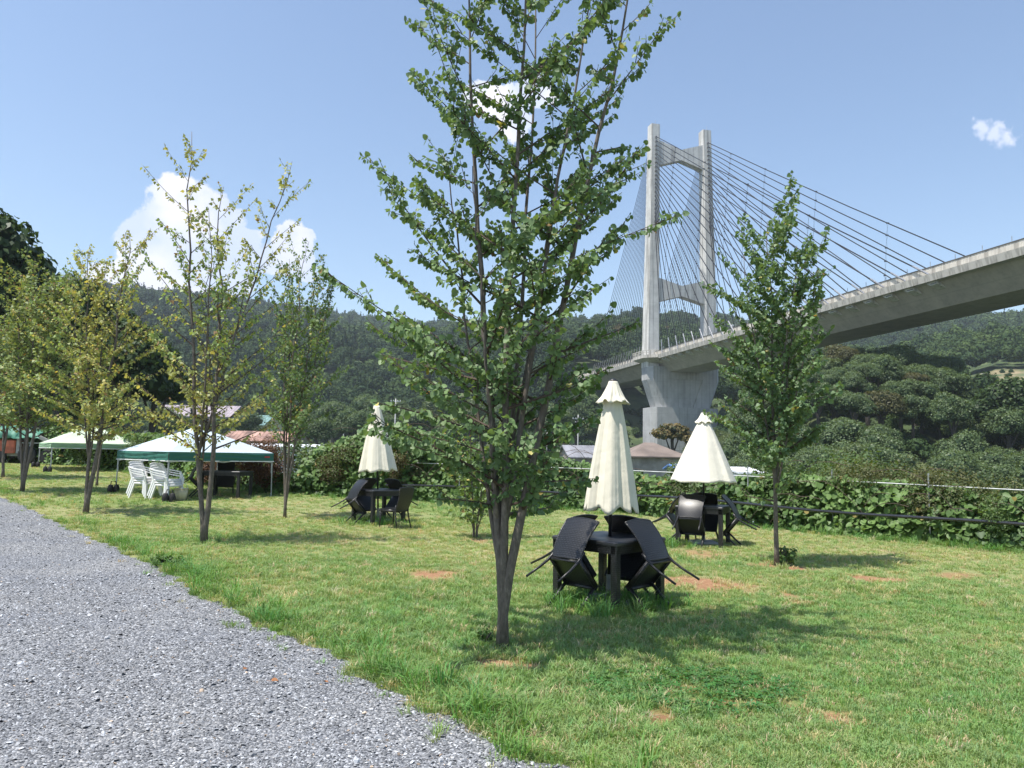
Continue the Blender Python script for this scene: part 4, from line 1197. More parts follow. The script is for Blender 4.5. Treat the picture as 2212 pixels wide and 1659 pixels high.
build_katsuras()


# ---------------------------------------------------------------- garden furniture
def uv_box(me):
    """box-projected UVs in metres for the woven plastic"""
    uv = me.uv_layers.new(name='UVMap')
    for p in me.polygons:
        n = p.normal; ax = max(range(3), key=lambda i: abs(n[i])); u, v = [(1, 2), (0, 2), (0, 1)][ax]
        for li in p.loop_indices:
            c = me.vertices[me.loops[li].vertex_index].co; uv.data[li].uv = (c[u], c[v])
    return me


CHAIR = {}


def chair_meshes():
    if CHAIR: return CHAIR
    # seat: slightly dished slab with an apron
    mb = MB(); n = 8; SH = .405
    top = np.array([[(-.222 + .444 * j / n, -.375 + .395 * i / n, SH - .012 * math.sin(math.pi * j / n) * math.sin(math.pi * i / n)) for j in range(n + 1)] for i in range(n + 1)])
    mb.grid(top); mb.grid(top[:, ::-1] - [0, 0, .03]); mb.box(-.222, .222, .0, .02, SH - .06, SH - .005); mb.box(-.223, -.203, -.375, .0, SH - .06, SH - .015); mb.box(.203, .223, -.375, .0, SH - .06, SH - .015); mb.box(-.216, .216, -.38, -.36, SH - .065, SH - .015)
    CHAIR['seat'] = uv_box(mb.mesh('seat', M['wicker'], True))
    # backrest: nearly flat woven panel in a slim rolled frame, a little narrower at the seat
    mb = MB(); a, b = 10, 10; P = []
    for i in range(a + 1):
        f = i / a; z = SH - .015 + .43 * f; yb = -.368 - .115 * f - .03 * math.sin(math.pi * f)
        w = .200 + .026 * f; P.append([(w * (2 * j / b - 1), yb - .014 * (1 - (2 * j / b - 1) ** 2), z + .020 * (1 - (2 * j / b - 1) ** 2) * f - .018 * (1 - (2 * j / b - 1) ** 2) * (1 - f)) for j in range(b + 1)])
    P = np.array(P); mb.grid(P); mb.grid(P[:, ::-1] - [0, .016, 0])
    for edge in (P[:, 0], P[:, -1], P[-1], P[0]): mb.tube(edge - [0, .008, 0], .012, 6)
    CHAIR['backrest'] = uv_box(mb.mesh('backrest', M['wicker'], True))
    def leg(pts, r0, r1, nm):
        m = MB(); m.tube(pts, np.linspace(r0, r1, len(pts)), 8); CHAIR[nm] = uv_box(m.mesh('leg', M['wicker'], True))
    for s, k in ((-1, 'l'), (1, 'r')):
        leg([(s * .203, -.012, SH - .02), (s * .210, .0, .2), (s * .216, .005, 0)], .020, .014, 'front_' + k)
        leg([(s * .204, -.392, SH + .07), (s * .203, -.378, SH - .01), (s * .206, -.380, SH - .08), (s * .214, -.402, .2), (s * .226, -.455, .0)], .019, .012, 'rear_' + k)
    return CHAIR


def chair_at(label, x, y, face, tilt, group='black wicker chairs round the parasol tables', z=None):
    c = chair_meshes()
    yaw = math.atan2(-face[0], face[1])
    z = float(lawn_z(x, y)) if z is None else z
    r = thing('wicker_chair', label, 'chair', (x, y, z - .015), (-tilt, 0, yaw), group)
    for nm, k in (('seat', 'seat'), ('backrest', 'backrest'), ('leg', 'front_l'), ('leg', 'front_r'), ('leg', 'rear_l'), ('leg', 'rear_r')):
        link(bpy.data.objects.new(nm, c[k]), r)
    return r


TBL = {}


def table_at(label, x, y, yaw, sx=.86, sy=.86, h=.72, group='black woven garden tables', frame_only=False):
    r = thing('garden_table', label, 'table', (x, y, float(lawn_z(x, y)) - .012), (0, 0, yaw), group)
    key = (sx, sy)
    if key not in TBL:
        t = MB(); t.cbox(-sx / 2, sx / 2, -sy / 2, sy / 2, h - .035, h, .012)
        ap = MB(); e = .012
        ap.box(-sx / 2 + e, sx / 2 - e, -sy / 2 + e, -sy / 2 + e + .02, h - .125, h - .036); ap.box(-sx / 2 + e, sx / 2 - e, sy / 2 - e - .02, sy / 2 - e, h - .125, h - .036)
        ap.box(-sx / 2 + e, -sx / 2 + e + .02, -sy / 2 + e + .021, sy / 2 - e - .021, h - .125, h - .036); ap.box(sx / 2 - e - .02, sx / 2 - e, -sy / 2 + e + .021, sy / 2 - e - .021, h - .125, h - .036)
        lg = MB(); lg.cbox(-.038, .038, -.038, .038, 0, h - .037, .006)
        TBL[key] = (t.mesh('top', M['tabletop']), uv_box(ap.mesh('apron', M['wicker'])), uv_box(lg.mesh('leg', M['wicker'])))
    t, ap, lg = TBL[key]
    link(bpy.data.objects.new('top', t), r); link(bpy.data.objects.new('apron', ap), r)
    for a in (-1, 1):
        for b in (-1, 1):
            o = link(bpy.data.objects.new('leg', lg), r); o.location = (a * (sx / 2 - .05), b * (sy / 2 - .05), 0)
    return r


def parasol(label, x, y, ztop, zhem, r_hem, seed, mat, vent=True, lean=(0, 0), folds=8, amp=.20, r_top=.05, openness=1.0, cap=None):
    g = np.random.default_rng(seed)
    z0 = float(lawn_z(x, y))
    r = thing('parasol', label, 'parasol', (x, y, z0), (lean[1], lean[0], 0), 'cream parasols standing through the tables')
    H = ztop - z0; hh = zhem - z0
    MB().tube([(0, 0, .04), (0, 0, H - .02)], .019, 10).build('pole', M['dark'], r, True)
    b = MB(); b.cbox(-.23, .23, -.23, .23, 0, .06, .02); b.tube([(0, 0, .06), (0, 0, .30)], .032, 10); b.build('base', M['grey_paint'], r)
    nt, na = 34, 240
    zt = H - (.10 if vent else .03)
    ph = g.uniform(0, 6.28); P = []
    dev = [g.normal(0, 1, 3) for _ in range(3)]
    jit = g.uniform(.55, 1.35, folds); jph = np.cumsum(g.uniform(.75, 1.25, folds)); jph = jph / jph[-1] * 2 * math.pi
    def warp(a):      # ribs are not evenly bunched
        return np.interp(a, np.concatenate([[0], jph]), np.linspace(0, 2 * math.pi, folds + 1))
    def prof(t, a):
        rad = r_top + (r_hem - r_top) * t ** (.92 if openness < 1 else .80)
        w = warp(a); k = np.minimum((w / (2 * math.pi) * folds).astype(int), folds - 1)
        panel = (w * folds / (2 * math.pi)) % 1.0                          # 0..1 across one gore
        sag = np.sin(math.pi * panel) ** .8                                  # cloth hanging in between two ribs
        side = np.sin(2 * math.pi * panel) * .45 * np.sin(k * 2.1 + 1)        # folded over to one side
        crease = .07 * np.sin(a * 23 + 3 * np.sin(2 * a) + 2.2 * t) * t ** .6 + .04 * np.sin(a * 37 + 1.3) * t
        fold = (.55 - 1.35 * sag * jit[k]) + side + crease + .15 * np.sin(2 * a + dev[0][0])
        return rad * (1 + amp * t ** .5 * fold)
    cap_r = cap
    A = np.linspace(0, 2 * math.pi, na, endpoint=False)
    for i in range(nt + 1):
        t = i / nt
        rr = prof(t, A)
        w = warp(A); panel = (w * folds / (2 * math.pi)) % 1.0
        z = zt - (zt - hh) * t - (np.abs(np.cos(math.pi * panel)) ** 2 * .05 * (amp / .15) - .02 + .012 * np.sin(3 * A + dev[1][0])) * t ** 4
        P.append(np.stack([rr * np.cos(A), rr * np.sin(A), z], -1))
    mb = MB(); mb.grid(np.array(P), closed=True); cap = mb.build('canopy', mat, r, True)
    sm = cap.modifiers.new('thickness', 'SOLIDIFY'); sm.thickness = .004
    if vent:
        P = []; m = 12
        for i in range(m + 1):
            t = i / m
            flare = .045 + (cap_r if cap_r else .105) * t ** 1.15
            rr = flare * (1 + .10 * t * np.cos(folds * A + ph) + .07 * t * np.sin(2 * folds * A + 1.0)) + (.02 * max(0, t - .75) * 4)
            z = H - .015 - (.24 if cap_r is None else .19) * t + .014 * t ** 2 * np.cos(folds * A + ph + 2.2) + .010 * t ** 2 * np.sin(5 * A)
            P.append(np.stack([rr * np.cos(A), rr * np.sin(A), np.broadcast_to(z, A.shape)], -1))
        v = MB(); v.grid(np.array(P), closed=True); vo = v.build('vent_cap', mat, cap, True)
        s2 = vo.modifiers.new('thickness', 'SOLIDIFY'); s2.thickness = .004
        f = MB(); f.tube([(0, 0, H - .03), (0, 0, H - .005), (0, 0, H + .012)], [.052, .050, .018], 14); f.build('finial', M['dark'], r, True)
    else:
        f = MB(); f.tube([(0, 0, H - .05), (0, 0, H)], [.045, .03], 12); f.build('finial', mat, r, True)
    return r


def build_furniture():
    # front set
    T1 = np.array([1.09, 8.60]); table_at('square black woven table under the nearest parasol', *T1, R(45), .89, .89)
    parasol('closed cream parasol with a flared cap above the nearest black table', *T1, 2.43, 1.02, .27, 1, M['canvas'], lean=(R(.9), 0), amp=.21)
    a = .7071; k = R(50)
    def put(T, face, dist, lat, label, tilt=k):
        n = np.array(face, float); n /= np.hypot(*n); s = np.array([n[1], -n[0]])
        p = T - n * dist + s * lat
        chair_at(label, p[0], p[1], n, tilt)
    put(T1, (.74, .67), .69, -.04, 'wicker chair tipped against the left front side of the nearest table')
    put(T1, (-.72, .69), .67, .03, 'wicker chair tipped against the right front side of the nearest table')
    put(T1, (a, -a), .66, 0, 'wicker chair behind the nearest table, mostly hidden, left of the parasol pole')
    put(T1, (-.62, -.78), .62, .02, 'wicker chair facing us across the nearest table, behind the parasol pole')
    # right set
    psi = R(65); N2 = np.array([(723 - 512) / FPX * 13.85, 13.85]); s = .86
    dl = np.array([-math.sin(psi), math.cos(psi)]); dr = np.array([math.cos(psi), math.sin(psi)])
    T2 = N2 + s / 2 * (dl + dr)
    table_at('square black woven table under the wide half-open parasol', *T2, math.atan2(dr[1], dr[0]))
    T2z = at(*Q(1539, 890), T2[1])[2]
    parasol('half-open cream parasol spread wide in front of the bridge pier', *T2, T2z, at(*Q(1539, 1042), T2[1])[2], .60, 2, M['canvas2'], lean=(R(.5), 0), amp=.05, openness=.9, cap=.085)
    put(T2, dr, .67, -.12, 'wicker chair tipped against the near side of the half-open parasol table')
    put(T2, dl, .68, .0, 'wicker chair tipped against the right side of the half-open parasol table')
    put(T2, -dl, .68, .0, 'wicker chair tipped against the left side of the half-open parasol table')
    put(T2, -dr, .68, .05, 'wicker chair behind the half-open parasol, only its top showing over the table')
    # left set
    T3 = np.array([(375 - 512) / FPX * 16.3 + .06, 16.85])
    table_at('square black woven table under the slim parasol by the hedge', *T3, R(42))
    parasol('slim closed cream parasol without a cap, near the hedge left of the tall tree', *T3, at(*Q(802, 873), T3[1])[2], at(*Q(810, 1017), T3[1])[2], .40, 3, M['canvas'], vent=False, lean=(R(-2.6), 0), amp=.13, openness=.9, r_top=.06)
    put(T3, (.8, .6), .68, -.05, 'wicker chair tipped against the left front of the table under the slim parasol')
    put(T3, (.75, -.66), .66, 0, 'wicker chair tipped behind the slim parasol table, left of its pole')
    put(T3, (-.62, -.78), .66, 0, 'wicker chair tipped behind the slim parasol table, right of its pole')
    chair_at('wicker chair standing upright on its four legs right of the slim parasol table', T3[0] + .30, T3[1] - .75, (-.86, .50), 0.0)


build_furniture()


# ---------------------------------------------------------------- tents and what stands beneath them
def tent(label, N, dr, dl, w, zb, zt, zp, top, val, seed, red=False):
    g = np.random.default_rng(seed)
    N = np.array(N, float); dr = np.array(dr, float) / np.hypot(*dr); dl = np.array(dl, float) / np.hypot(*dl)
    C = N + w / 2 * (dr + dl); zg = float(lawn_z(*C))
    r = thing('canopy_tent', label, 'tent', (*C, zg))
    cs = [(-w / 2 * (dr + dl)), w / 2 * (dr - dl), w / 2 * (dr + dl), w / 2 * (dl - dr)]
    L3 = lambda p, z: (p[0], p[1], z - zg)
    apex = np.array([0, 0, zp - zg])
    # roof: four sagging panels, each its own piece of cloth
    for i in range(4):
        a, b = cs[i], cs[(i + 1) % 4]; P = []
        n, m = 12, 14
        for u in range(n + 1):
            f = u / n; row = []
            for v in range(m + 1):
                q = v / m; e = a + (b - a) * q
                ridge = 1 - 4 * q * (1 - q)
                x = e * (1 - f) * 1.0
                z = (zt - zg) + (zp - zt) * (f ** 1.12) + (.05 * ridge - .02) * math.sin(math.pi * f)
                row.append((x[0], x[1], z))
            P.append(row)
        mb = MB(); mb.grid(np.array(P)); mb.build('roof_panel', top, r, True)
        # valance with slack pleats
        P = []
        for u in range(7):
            f = u / 6; row = []
            nrm = (a + b) / 2; nrm = nrm / np.hypot(*nrm)
            for v in range(41):
                q = v / 40; e = a + (b - a) * q
                d = .02 * math.sin(f * 13 + 2 * math.sin(q * 5 + i)) * math.sin(math.pi * q) ** .3 + .012 + .012 * math.sin(q * 40) * f
                x = e + nrm * d
                row.append((x[0], x[1], (zt - zg) - (zt - zb) * f + .012 * math.sin(q * math.pi) * -1))
            P.append(row)
        vm = MB(); vm.grid(np.array(P)); vo = vm.build('valance', val, r, True)
        hm = MB(); hm.bar((*(a * 1.01), zb - zg - .012), (*(b * 1.01), zb - zg - .012), .012, .024); hm.build('hem', M['white_plastic'], vo)
        if red and i == 0:
            e0 = a + (b - a) * .90; e1 = a + (b - a) * .955; q = MB(); nn = nrm * .045
            q.add([(*(e0 + nn), zb - zg + .09), (*(e1 + nn), zb - zg + .09), (*(e1 + nn), zb - zg + .13), (*(e0 + nn), zb - zg + .13)], [(0, 1, 2, 3)]); q.build('red_label', M['red'], vo)
    # small vent cap at the top
    mb = MB(); k = .17; hp = zp - zg
    pts = [(c[0] * k, c[1] * k, hp - .20) for c in cs]
    mb.add(pts + [(0, 0, hp + .12)], [(i, (i + 1) % 4, 4) for i in range(4)]); mb.build('vent_cap', top, r)
    for i, c in enumerate(cs):
        zc = float(lawn_z(*(C + c))) - zg
        lg = MB(); e = c * .985
        lg.tube([(e[0] * (1 + .01 * (i % 2)), e[1], zc - .02), (e[0], e[1], zt - zg - .02)], .017, 8); lg.tube([(e[0], e[1], (zb - zg) - .35), (e[0], e[1], zt - zg - .03)], .023, 8)
        lo = lg.build('leg', M['steel'], r)
        f = MB(); f.box(e[0] - .04, e[0] + .04, e[1] - .04, e[1] + .04, zc - .005, zc + .012); f.build('foot_plate', M['steel'], lo)
    for i in range(4):      # scissor frame under the eaves
        a, b = cs[i] * .98, cs[(i + 1) % 4] * .98; fr = MB(); mid = (a + b) / 2
        z1 = zb - zg + .16; z0 = zb - zg - .05
        fr.bar((*a, z1), (*mid, z0), .015, .02); fr.bar((*mid, z0), (*b, z1), .015, .02); fr.bar((*a, z0), (*mid, z1), .012, .02); fr.bar((*mid, z1), (*b, z0), .012, .02)
        fr.build('frame_truss', M['steel'], r)
    return r, C, [C + c for c in cs]


def weight_bag(label, x, y, s=1.0, yaw=0):
    s *= .72
    r = thing('weight_bag', label, 'weight bag', (x, y, float(lawn_z(x, y))), (0, 0, yaw), 'black weight bags at the tent legs')
    g = np.random.default_rng(int(abs(x * 100)))
    for k, dx in enumerate((-.11, .11)):
        P = []; n = 14
        for i in range(9):
            f = i / 8; zz = .30 * f * s; rr = (.10 + .035 * math.sin(math.pi * f) - .03 * f) * s
            P.append([(dx * s + rr * math.cos(6.283 * j / n) * (.9 + .1 * math.sin(3 * j)), rr * .8 * math.sin(6.283 * j / n), zz) for j in range(n)])
        mb = MB(); mb.grid(np.array(P), closed=True); mb.f.append(tuple(range(len(mb.v) - n, len(mb.v)))); mb.build('pouch', M['bag'], r, True)
    h = MB(); h.tube([(-.11 * s, 0, .28 * s), (-.08 * s, .02, .42 * s), (.08 * s, .02, .42 * s), (.11 * s, 0, .28 * s)], .014, 6); h.build('handle', M['bag'], r)
    return r


def plastic_chair_proto():
    D = {}
    m = MB(); n = 8
    P = np.array([[(-.23 + .46 * j / n, -.22 + .46 * i / n, .42 - .02 * math.sin(math.pi * j / n) + .012 * (i / n)) for j in range(n + 1)] for i in range(n + 1)])
    m.grid(P); m.grid(P[:, ::-1] - [0, 0, .02]); m.box(-.23, .23, .225, .242, .36, .42); m.box(-.235, -.222, -.2, .235, .37, .42); m.box(.222, .235, -.2, .235, .37, .42); D['seat'] = m.mesh('seat', M['white_plastic'], True)
    m = MB(); P = []
    for i in range(9):
        f = i / 8; w = .235 + .02 * f - .03 * f ** 3
        P.append([(w * (2 * j / 10 - 1), -.225 - .12 * f - .05 * (1 - (2 * j / 10 - 1) ** 2), .42 + .40 * f - .03 * f * abs(2 * j / 10 - 1) ** 3) for j in range(11)])
    P = np.array(P); m.grid(P); m.grid(P[:, ::-1] - [0, .018, 0]); m.tube(P[-1] - [0, .009, 0], .012, 6); D['backrest'] = m.mesh('backrest', M['white_plastic'], True)
    for s, k in ((-1, 'l'), (1, 'r')):
        m = MB(); pts = np.array([(s * .235, -.31, .68), (s * .265, -.20, .655), (s * .285, .0, .63), (s * .285, .14, .615), (s * .275, .20, .58), (s * .262, .215, .50), (s * .245, .215, .41)])
        for a, b in zip(pts[:-1], pts[1:]): m.bar(a, b, .05, .022, up=(0, 0, 1) if abs(b[2] - a[2]) < .05 else (0, 1, 0))
        D['arm_' + k] = m.mesh('arm', M['white_plastic'])
        m = MB(); m.bar((s * .225, .20, .41), (s * .27, .25, 0), .062, .05, up=(0, 1, 0), w2=.040, h2=.035); D['leg_f' + k] = m.mesh('leg', M['white_plastic'])
        m = MB(); m.bar((s * .215, -.20, .41), (s * .255, -.33, 0), .055, .05, up=(0, 1, 0), w2=.040, h2=.035); m.bar((s * .22, -.21, .38), (s * .238, -.33, .70), .045, .03, up=(0, 1, 0)); D['leg_r' + k] = m.mesh('leg', M['white_plastic'])
    return D


def build_tents():
    rb, Cb, lb = tent('pale blue canopy tent with a dark green valance and a small vented peak', (-8.65, 19.7), (.65, .76), (-.76, .65), 3.0, 1.28, 1.50, 2.20, M['blue_tent'], M['teal'], 5, red=True)
    rg, Cg, lg = tent('pale green canopy tent set low at the far left of the lawn', (-16.7, 28.3), (.78, .62), (-.62, .78), 3.0, 1.54, 1.72, 2.46, M['lime_tent'], M['lime_val'], 6)
    weight_bag('black weight bag on the grass beside the white plastic chairs', lb[0][0] + .12, lb[0][1] - .12, 1.0, .3)
    weight_bag('black weight bag at the left leg of the blue tent', lb[3][0] + .02, lb[3][1] - .15, 1.0, .9)
    weight_bag('black weight bag at the front leg of the green tent', lg[0][0], lg[0][1] - .15, .95, .2)
    weight_bag('black weight bag at the outer left leg of the green tent', lg[3][0], lg[3][1] - .15, .95, .6)
    D = plastic_chair_proto()
    for (sx, sy, st, words) in ((-8.72, 19.95, 0, 'the right-hand stack, behind the tent leg'), (-9.45, 20.35, 1, 'the left-hand stack of white chairs')):
        for k in range(3):
            lab = ('white plastic armchair, %s of %s' % (('lowest', 'middle one', 'topmost')[k], words))
            z = float(lawn_z(sx, sy))
            r = thing('plastic_armchair', lab, 'chair', (sx - .035 * k, sy + .01 * k, z + .062 * k - .01), (0, 0, math.atan2(-.93, -.36)), 'white plastic armchairs stacked under the blue tent')
            for nm, key in (('seat', 'seat'), ('backrest', 'backrest'), ('arm', 'arm_l'), ('arm', 'arm_r'), ('leg', 'leg_fl'), ('leg', 'leg_fr'), ('leg', 'leg_rl'), ('leg', 'leg_rr')):
                link(bpy.data.objects.new(nm, D[key]), r)
    table_at('long black woven table in the shade of the blue tent', -7.75, 21.35, R(-8), 1.15, .8, group='black woven garden tables')
    chair_at('black wicker chair tipped forward in the shade beside the white stacked chairs', -8.62, 21.0, (.86, .5), R(46), 'black wicker chairs under the blue tent')
    chair_at('black wicker chair tipped against the far side of the shaded long table', -8.05, 22.1, (.3, -.95), R(46), 'black wicker chairs under the blue tent')
    b = thing('bucket', 'beige plastic bucket standing under the stacked white chairs', 'bucket', (-8.45, 20.1, float(lawn_z(-8.45, 20.1))))
    m = MB(); m.tube([(0, 0, 0), (0, 0, .30)], [.13, .17], 16); m.build('body', M['beige'], b, True)
    m = MB(); m.tube([(0, 0, .28), (0, 0, .305)], [.178, .178], 16); m.build('rim', M['beige'], b, True)
    m = MB(); m.tube([(.17 * math.cos(t), 0, .29 + .16 * math.sin(t)) for t in np.linspace(0, math.pi, 9)], .006, 5); m.build('handle', M['steel'], b)
    # machine under a tarpaulin at the far left
    zb = float(lawn_z(-19.5, 33)); r = thing('tracked_dumper', 'orange machine on black wheels, half covered by a green tarpaulin', 'machine', (-20.35, 33.0, zb), (0, 0, R(6)))
    m = MB(); m.cbox(-1.3, -.35, -.6, .6, .42, .98, .04); m.build('cargo_box', M['orange'], r)
    m = MB(); m.box(-1.3, 1.2, -.42, .42, .30, .415); m.bar((-.25, -.5, 1.5), (.9, -.5, .95), .10, .14); m.bar((-.25, -.5, .42), (-.25, -.5, 1.5), .12, .12); m.bar((.15, -.5, .42), (.35, -.5, 1.25), .08, .08); m.bar((-.2, -.52, .86), (.8, -.52, .86), .05, .05); m.build('chassis', M['grey_paint'], r)
    for x, rr in ((.15, .36), (.95, .30), (-.95, .26)):
        for y in (-.55, .55):
            w = MB(); w.tube([(x, y - .11, rr), (x, y - .09, rr), (x, y + .09, rr), (x, y + .11, rr)], [rr * .9, rr, rr, rr * .9], 22); wo = w.build('wheel', M['rubber'], r)
            h = MB(); h.tube([(x, y - .122, rr), (x, y + .122, rr)], rr * .42, 14); h.build('rim', M['dark'], wo)
    P = []; g = np.random.default_rng(2)
    for i in range(17):
        u = i / 16; row = []
        for j in range(15):
            v = j / 14; x = -1.45 + 2.0 * u; ang = math.pi * v
            rad = .72 + .06 * g.normal(); row.append((x + .05 * g.normal(), -math.cos(ang) * rad, .95 + (.62 - .5 * max(0, u - .55)) * math.sin(ang) ** .7 + .02 * g.normal() + (.12 if j in (0, 14) else 0)))
        P.append(row)
    m = MB(); m.grid(np.array(P)); m.build('tarpaulin', M['tarp'], r, True)


build_tents()


# ---------------------------------------------------------------- pipe fence along the hedge
def hedge_pt(s):
    """point on the hedge line by arc length from its far left"""
    seg = np.hypot(*np.diff(HEDGE, axis=0).T); cum = np.concatenate([[0], np.cumsum(seg)])
    return np.array([np.interp(s, cum, HEDGE[:, 0]), np.interp(s, cum, HEDGE[:, 1])])


def hedge_frame(s):
    a, b = hedge_pt(s - .3), hedge_pt(s + .3); t = (b - a) / np.hypot(*(b - a)); return hedge_pt(s), t, np.array([t[1] * -1, t[0]])


_seg = np.hypot(*np.diff(HEDGE, axis=0).T); HCUM = np.concatenate([[0], np.cumsum(_seg)])
S_OF = lambda x: np.interp(x, HEDGE[:, 0], HCUM)


def build_fence():
    r = thing('pipe_fence', 'low pipe fence with white upper rail and black lower rail running through the vines', 'fence', (0, 0, 0))
    s0, s1 = S_OF(-3.5), S_OF(13.0)
    ss = np.arange(s0, s1, 1.0); P = []; P2 = []
    for s in ss:
        p, t, n = hedge_frame(s); P.append(p + n * .45); P2.append(p - n * .10)
    P = np.array(P); P2 = np.array(P2); f = np.linspace(0, 1, len(P))
    zt = 1.30 - .28 * f; zl = .66 - .24 * f
    g = np.random.default_rng(5)
    zl = zl + .03 * np.sin(np.arange(len(P)) * .9)
    for i in range(len(P) - 1):
        MB().tube([(*P[i], zt[i]), (*P[i + 1], zt[i + 1])], .010, 8).build('rail', M['white_pipe'], r)
        MB().tube([(*P2[i], zl[i]), (*P2[i + 1], zl[i + 1])], .032, 8).build('rail', M['black_pipe'], r)
        if i % 2 == 0:
            MB().tube([(*P[i], -.3), (*P[i], 1.55 - .3 * f[i])], .015, 8).build('post', M['steel'], r)
    return r


build_fence()


# ---------------------------------------------------------------- vines, shrubs and weeds along the fence
def hedge_height(s):
    xs = np.array([HCUM[0], S_OF(-24), S_OF(-14), S_OF(-9.5), S_OF(-6.4), S_OF(-4.2), S_OF(-1.5), S_OF(1.2), S_OF(3.4), S_OF(4.6), S_OF(6.2), S_OF(9.2), HCUM[-1]])
    hs = np.array([2.0, 1.9, 1.9, 1.1, 1.6, 2.6, 2.1, 2.0, 1.95, 1.55, 1.55, 1.45, 1.2])
    return np.interp(s, xs, hs)


def build_vines():
    g = np.random.default_rng(31)
    # big-leaved kudzu: one mass
    n = 52000; s = g.uniform(S_OF(-26), S_OF(12.5), n)
    C = np.zeros((n, 3)); keep = np.ones(n, bool)
    seg = [hedge_frame(v) for v in np.linspace(S_OF(-26), S_OF(12.5), 400)]
    gs = np.linspace(S_OF(-26), S_OF(12.5), 400); Pp = np.array([q[0] for q in seg]); Nv = np.array([q[2] for q in seg])
    p = np.stack([np.interp(s, gs, Pp[:, k]) for k in range(2)], -1); nv = np.stack([np.interp(s, gs, Nv[:, k]) for k in range(2)], -1)
    lump = .75 + .22 * fbm(s, s * 0, 3, 4, 1.6)
    H = hedge_height(s) * np.clip(lump, .45, 1.15)
    v = g.random(n); h = H * v ** .8
    depth = .05 + .55 * g.random(n) + .35 * (v) + .45 * (g.random(n) ** 2) + .30 * fbm(s, h * 2, 4, 3, .8)
    # the leaves thin out where the fine shrubs stand
    gap = fbm(s, h * 1.2, 6, 3, 1.4)
    keep = (gap > -.75) | (v < .45)
    C[:, :2] = p + nv * depth[:, None]; C[:, 2] = lawn_z(p[:, 0], p[:, 1]) + h
    out = -nv
    Nn = unit(np.concatenate([out * g.uniform(.3, 1.2, (n, 1)), g.uniform(.25, 1.1, (n, 1))], -1) + g.normal(0, .35, (n, 3)))
    D = unit(np.concatenate([out * .4, np.full((n, 1), -.7)], -1) + g.normal(0, .5, (n, 3))); D = unit(D - Nn * (D * Nn).sum(1)[:, None])
    sz = g.uniform(.085, .165, n)
    t = np.clip(.5 + .35 * fbm(s * 1.2, h * 2, 8, 3, 1.0) + g.normal(0, .22, n), 0, 1)[:, None]
    tint = np.array([.050, .105, .030]) * (1 - t) + np.array([.165, .270, .075]) * t
    u = g.random(n); tint[u < .015] = [.30, .24, .07]
    keep &= ~((p[:, 0] < -7.9) & (p[:, 0] > -12.5) & (v > .8))
    me = leaf_mesh('kudzu_vines', C[keep], D[keep], Nn[keep], sz[keep], tint[keep], M['leaf'], True)
    tag(link(bpy.data.objects.new('kudzu_vines', me)), kind='stuff')
    # trailing stems
    mb = MB()
    for k in range(60):
        s_ = g.uniform(S_OF(-8), S_OF(11)); q, tt, nn = hedge_frame(s_); h0 = hedge_height(s_) * g.uniform(.4, 1.0); L_ = g.uniform(.5, 1.6)
        a = np.array([*(q - nn * .05 * g.random()), h0 + float(lawn_z(*q))]); sg = g.choice([-1, 1])
        pts = [a + np.array([*(tt * sg * L_ * f), .25 * math.sin(3 * f) * L_ - .5 * L_ * f]) for f in np.linspace(0, 1, 6)]
        pts = [x for x in pts if x[2] > .03]
        if len(pts) > 2: mb.tube(pts, .006, 4, cap=False)
    o = mb.build('vine_stems', M['twig']); tag(o, kind='stuff')


def fine_shrub(name, label, x, y, rad, h, seed, col, col2, n=5200, leaf=.045, z=None, group=None, stems=7):
    g = np.random.default_rng(seed); z = float(lawn_z(x, y)) if z is None else z
    r = thing(name, label, 'shrub', (x, y, z), group=group)
    for k in range(stems):
        a = g.uniform(0, 6.28); d = rad * g.uniform(.2, .8); hh = h * g.uniform(.6, .95)
        pts = [(0.05 * math.cos(a), .05 * math.sin(a), 0), (d * .4 * math.cos(a), d * .4 * math.sin(a), hh * .5), (d * math.cos(a), d * math.sin(a), hh)]
        MB().tube(pts, [.022, .014, .005], 5).build('stem', M['bark_dark'], r)
    lc = np.stack([np.array([math.cos(a) * rad * q, math.sin(a) * rad * q, h * zz]) for a, q, zz in zip(g.uniform(0, 6.28, 22), np.sqrt(g.random(22)) * .75, g.uniform(.25, .88, 22))])
    lr = g.uniform(.18, .34, 22) * (rad + h) * .5
    k = g.integers(0, 22, n); d = unit(g.normal(0, 1, (n, 3)))
    C = lc[k] + d * (lr[k] * g.random(n) ** .4)[:, None]; C[:, 2] = np.clip(C[:, 2], .04, None)
    Nn = unit(d + [0, 0, .7] + g.normal(0, .5, (n, 3))); D = unit(np.cross(Nn, g.normal(0, 1, (n, 3))))
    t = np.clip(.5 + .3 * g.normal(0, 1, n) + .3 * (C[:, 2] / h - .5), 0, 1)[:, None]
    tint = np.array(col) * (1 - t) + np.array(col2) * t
    f = link(bpy.data.objects.new('foliage', leaf_mesh('foliage', C, D, Nn, leaf * g.uniform(.7, 1.3, n), tint, M['leaf'], False)), r); f['kind'] = 'stuff'
    return r


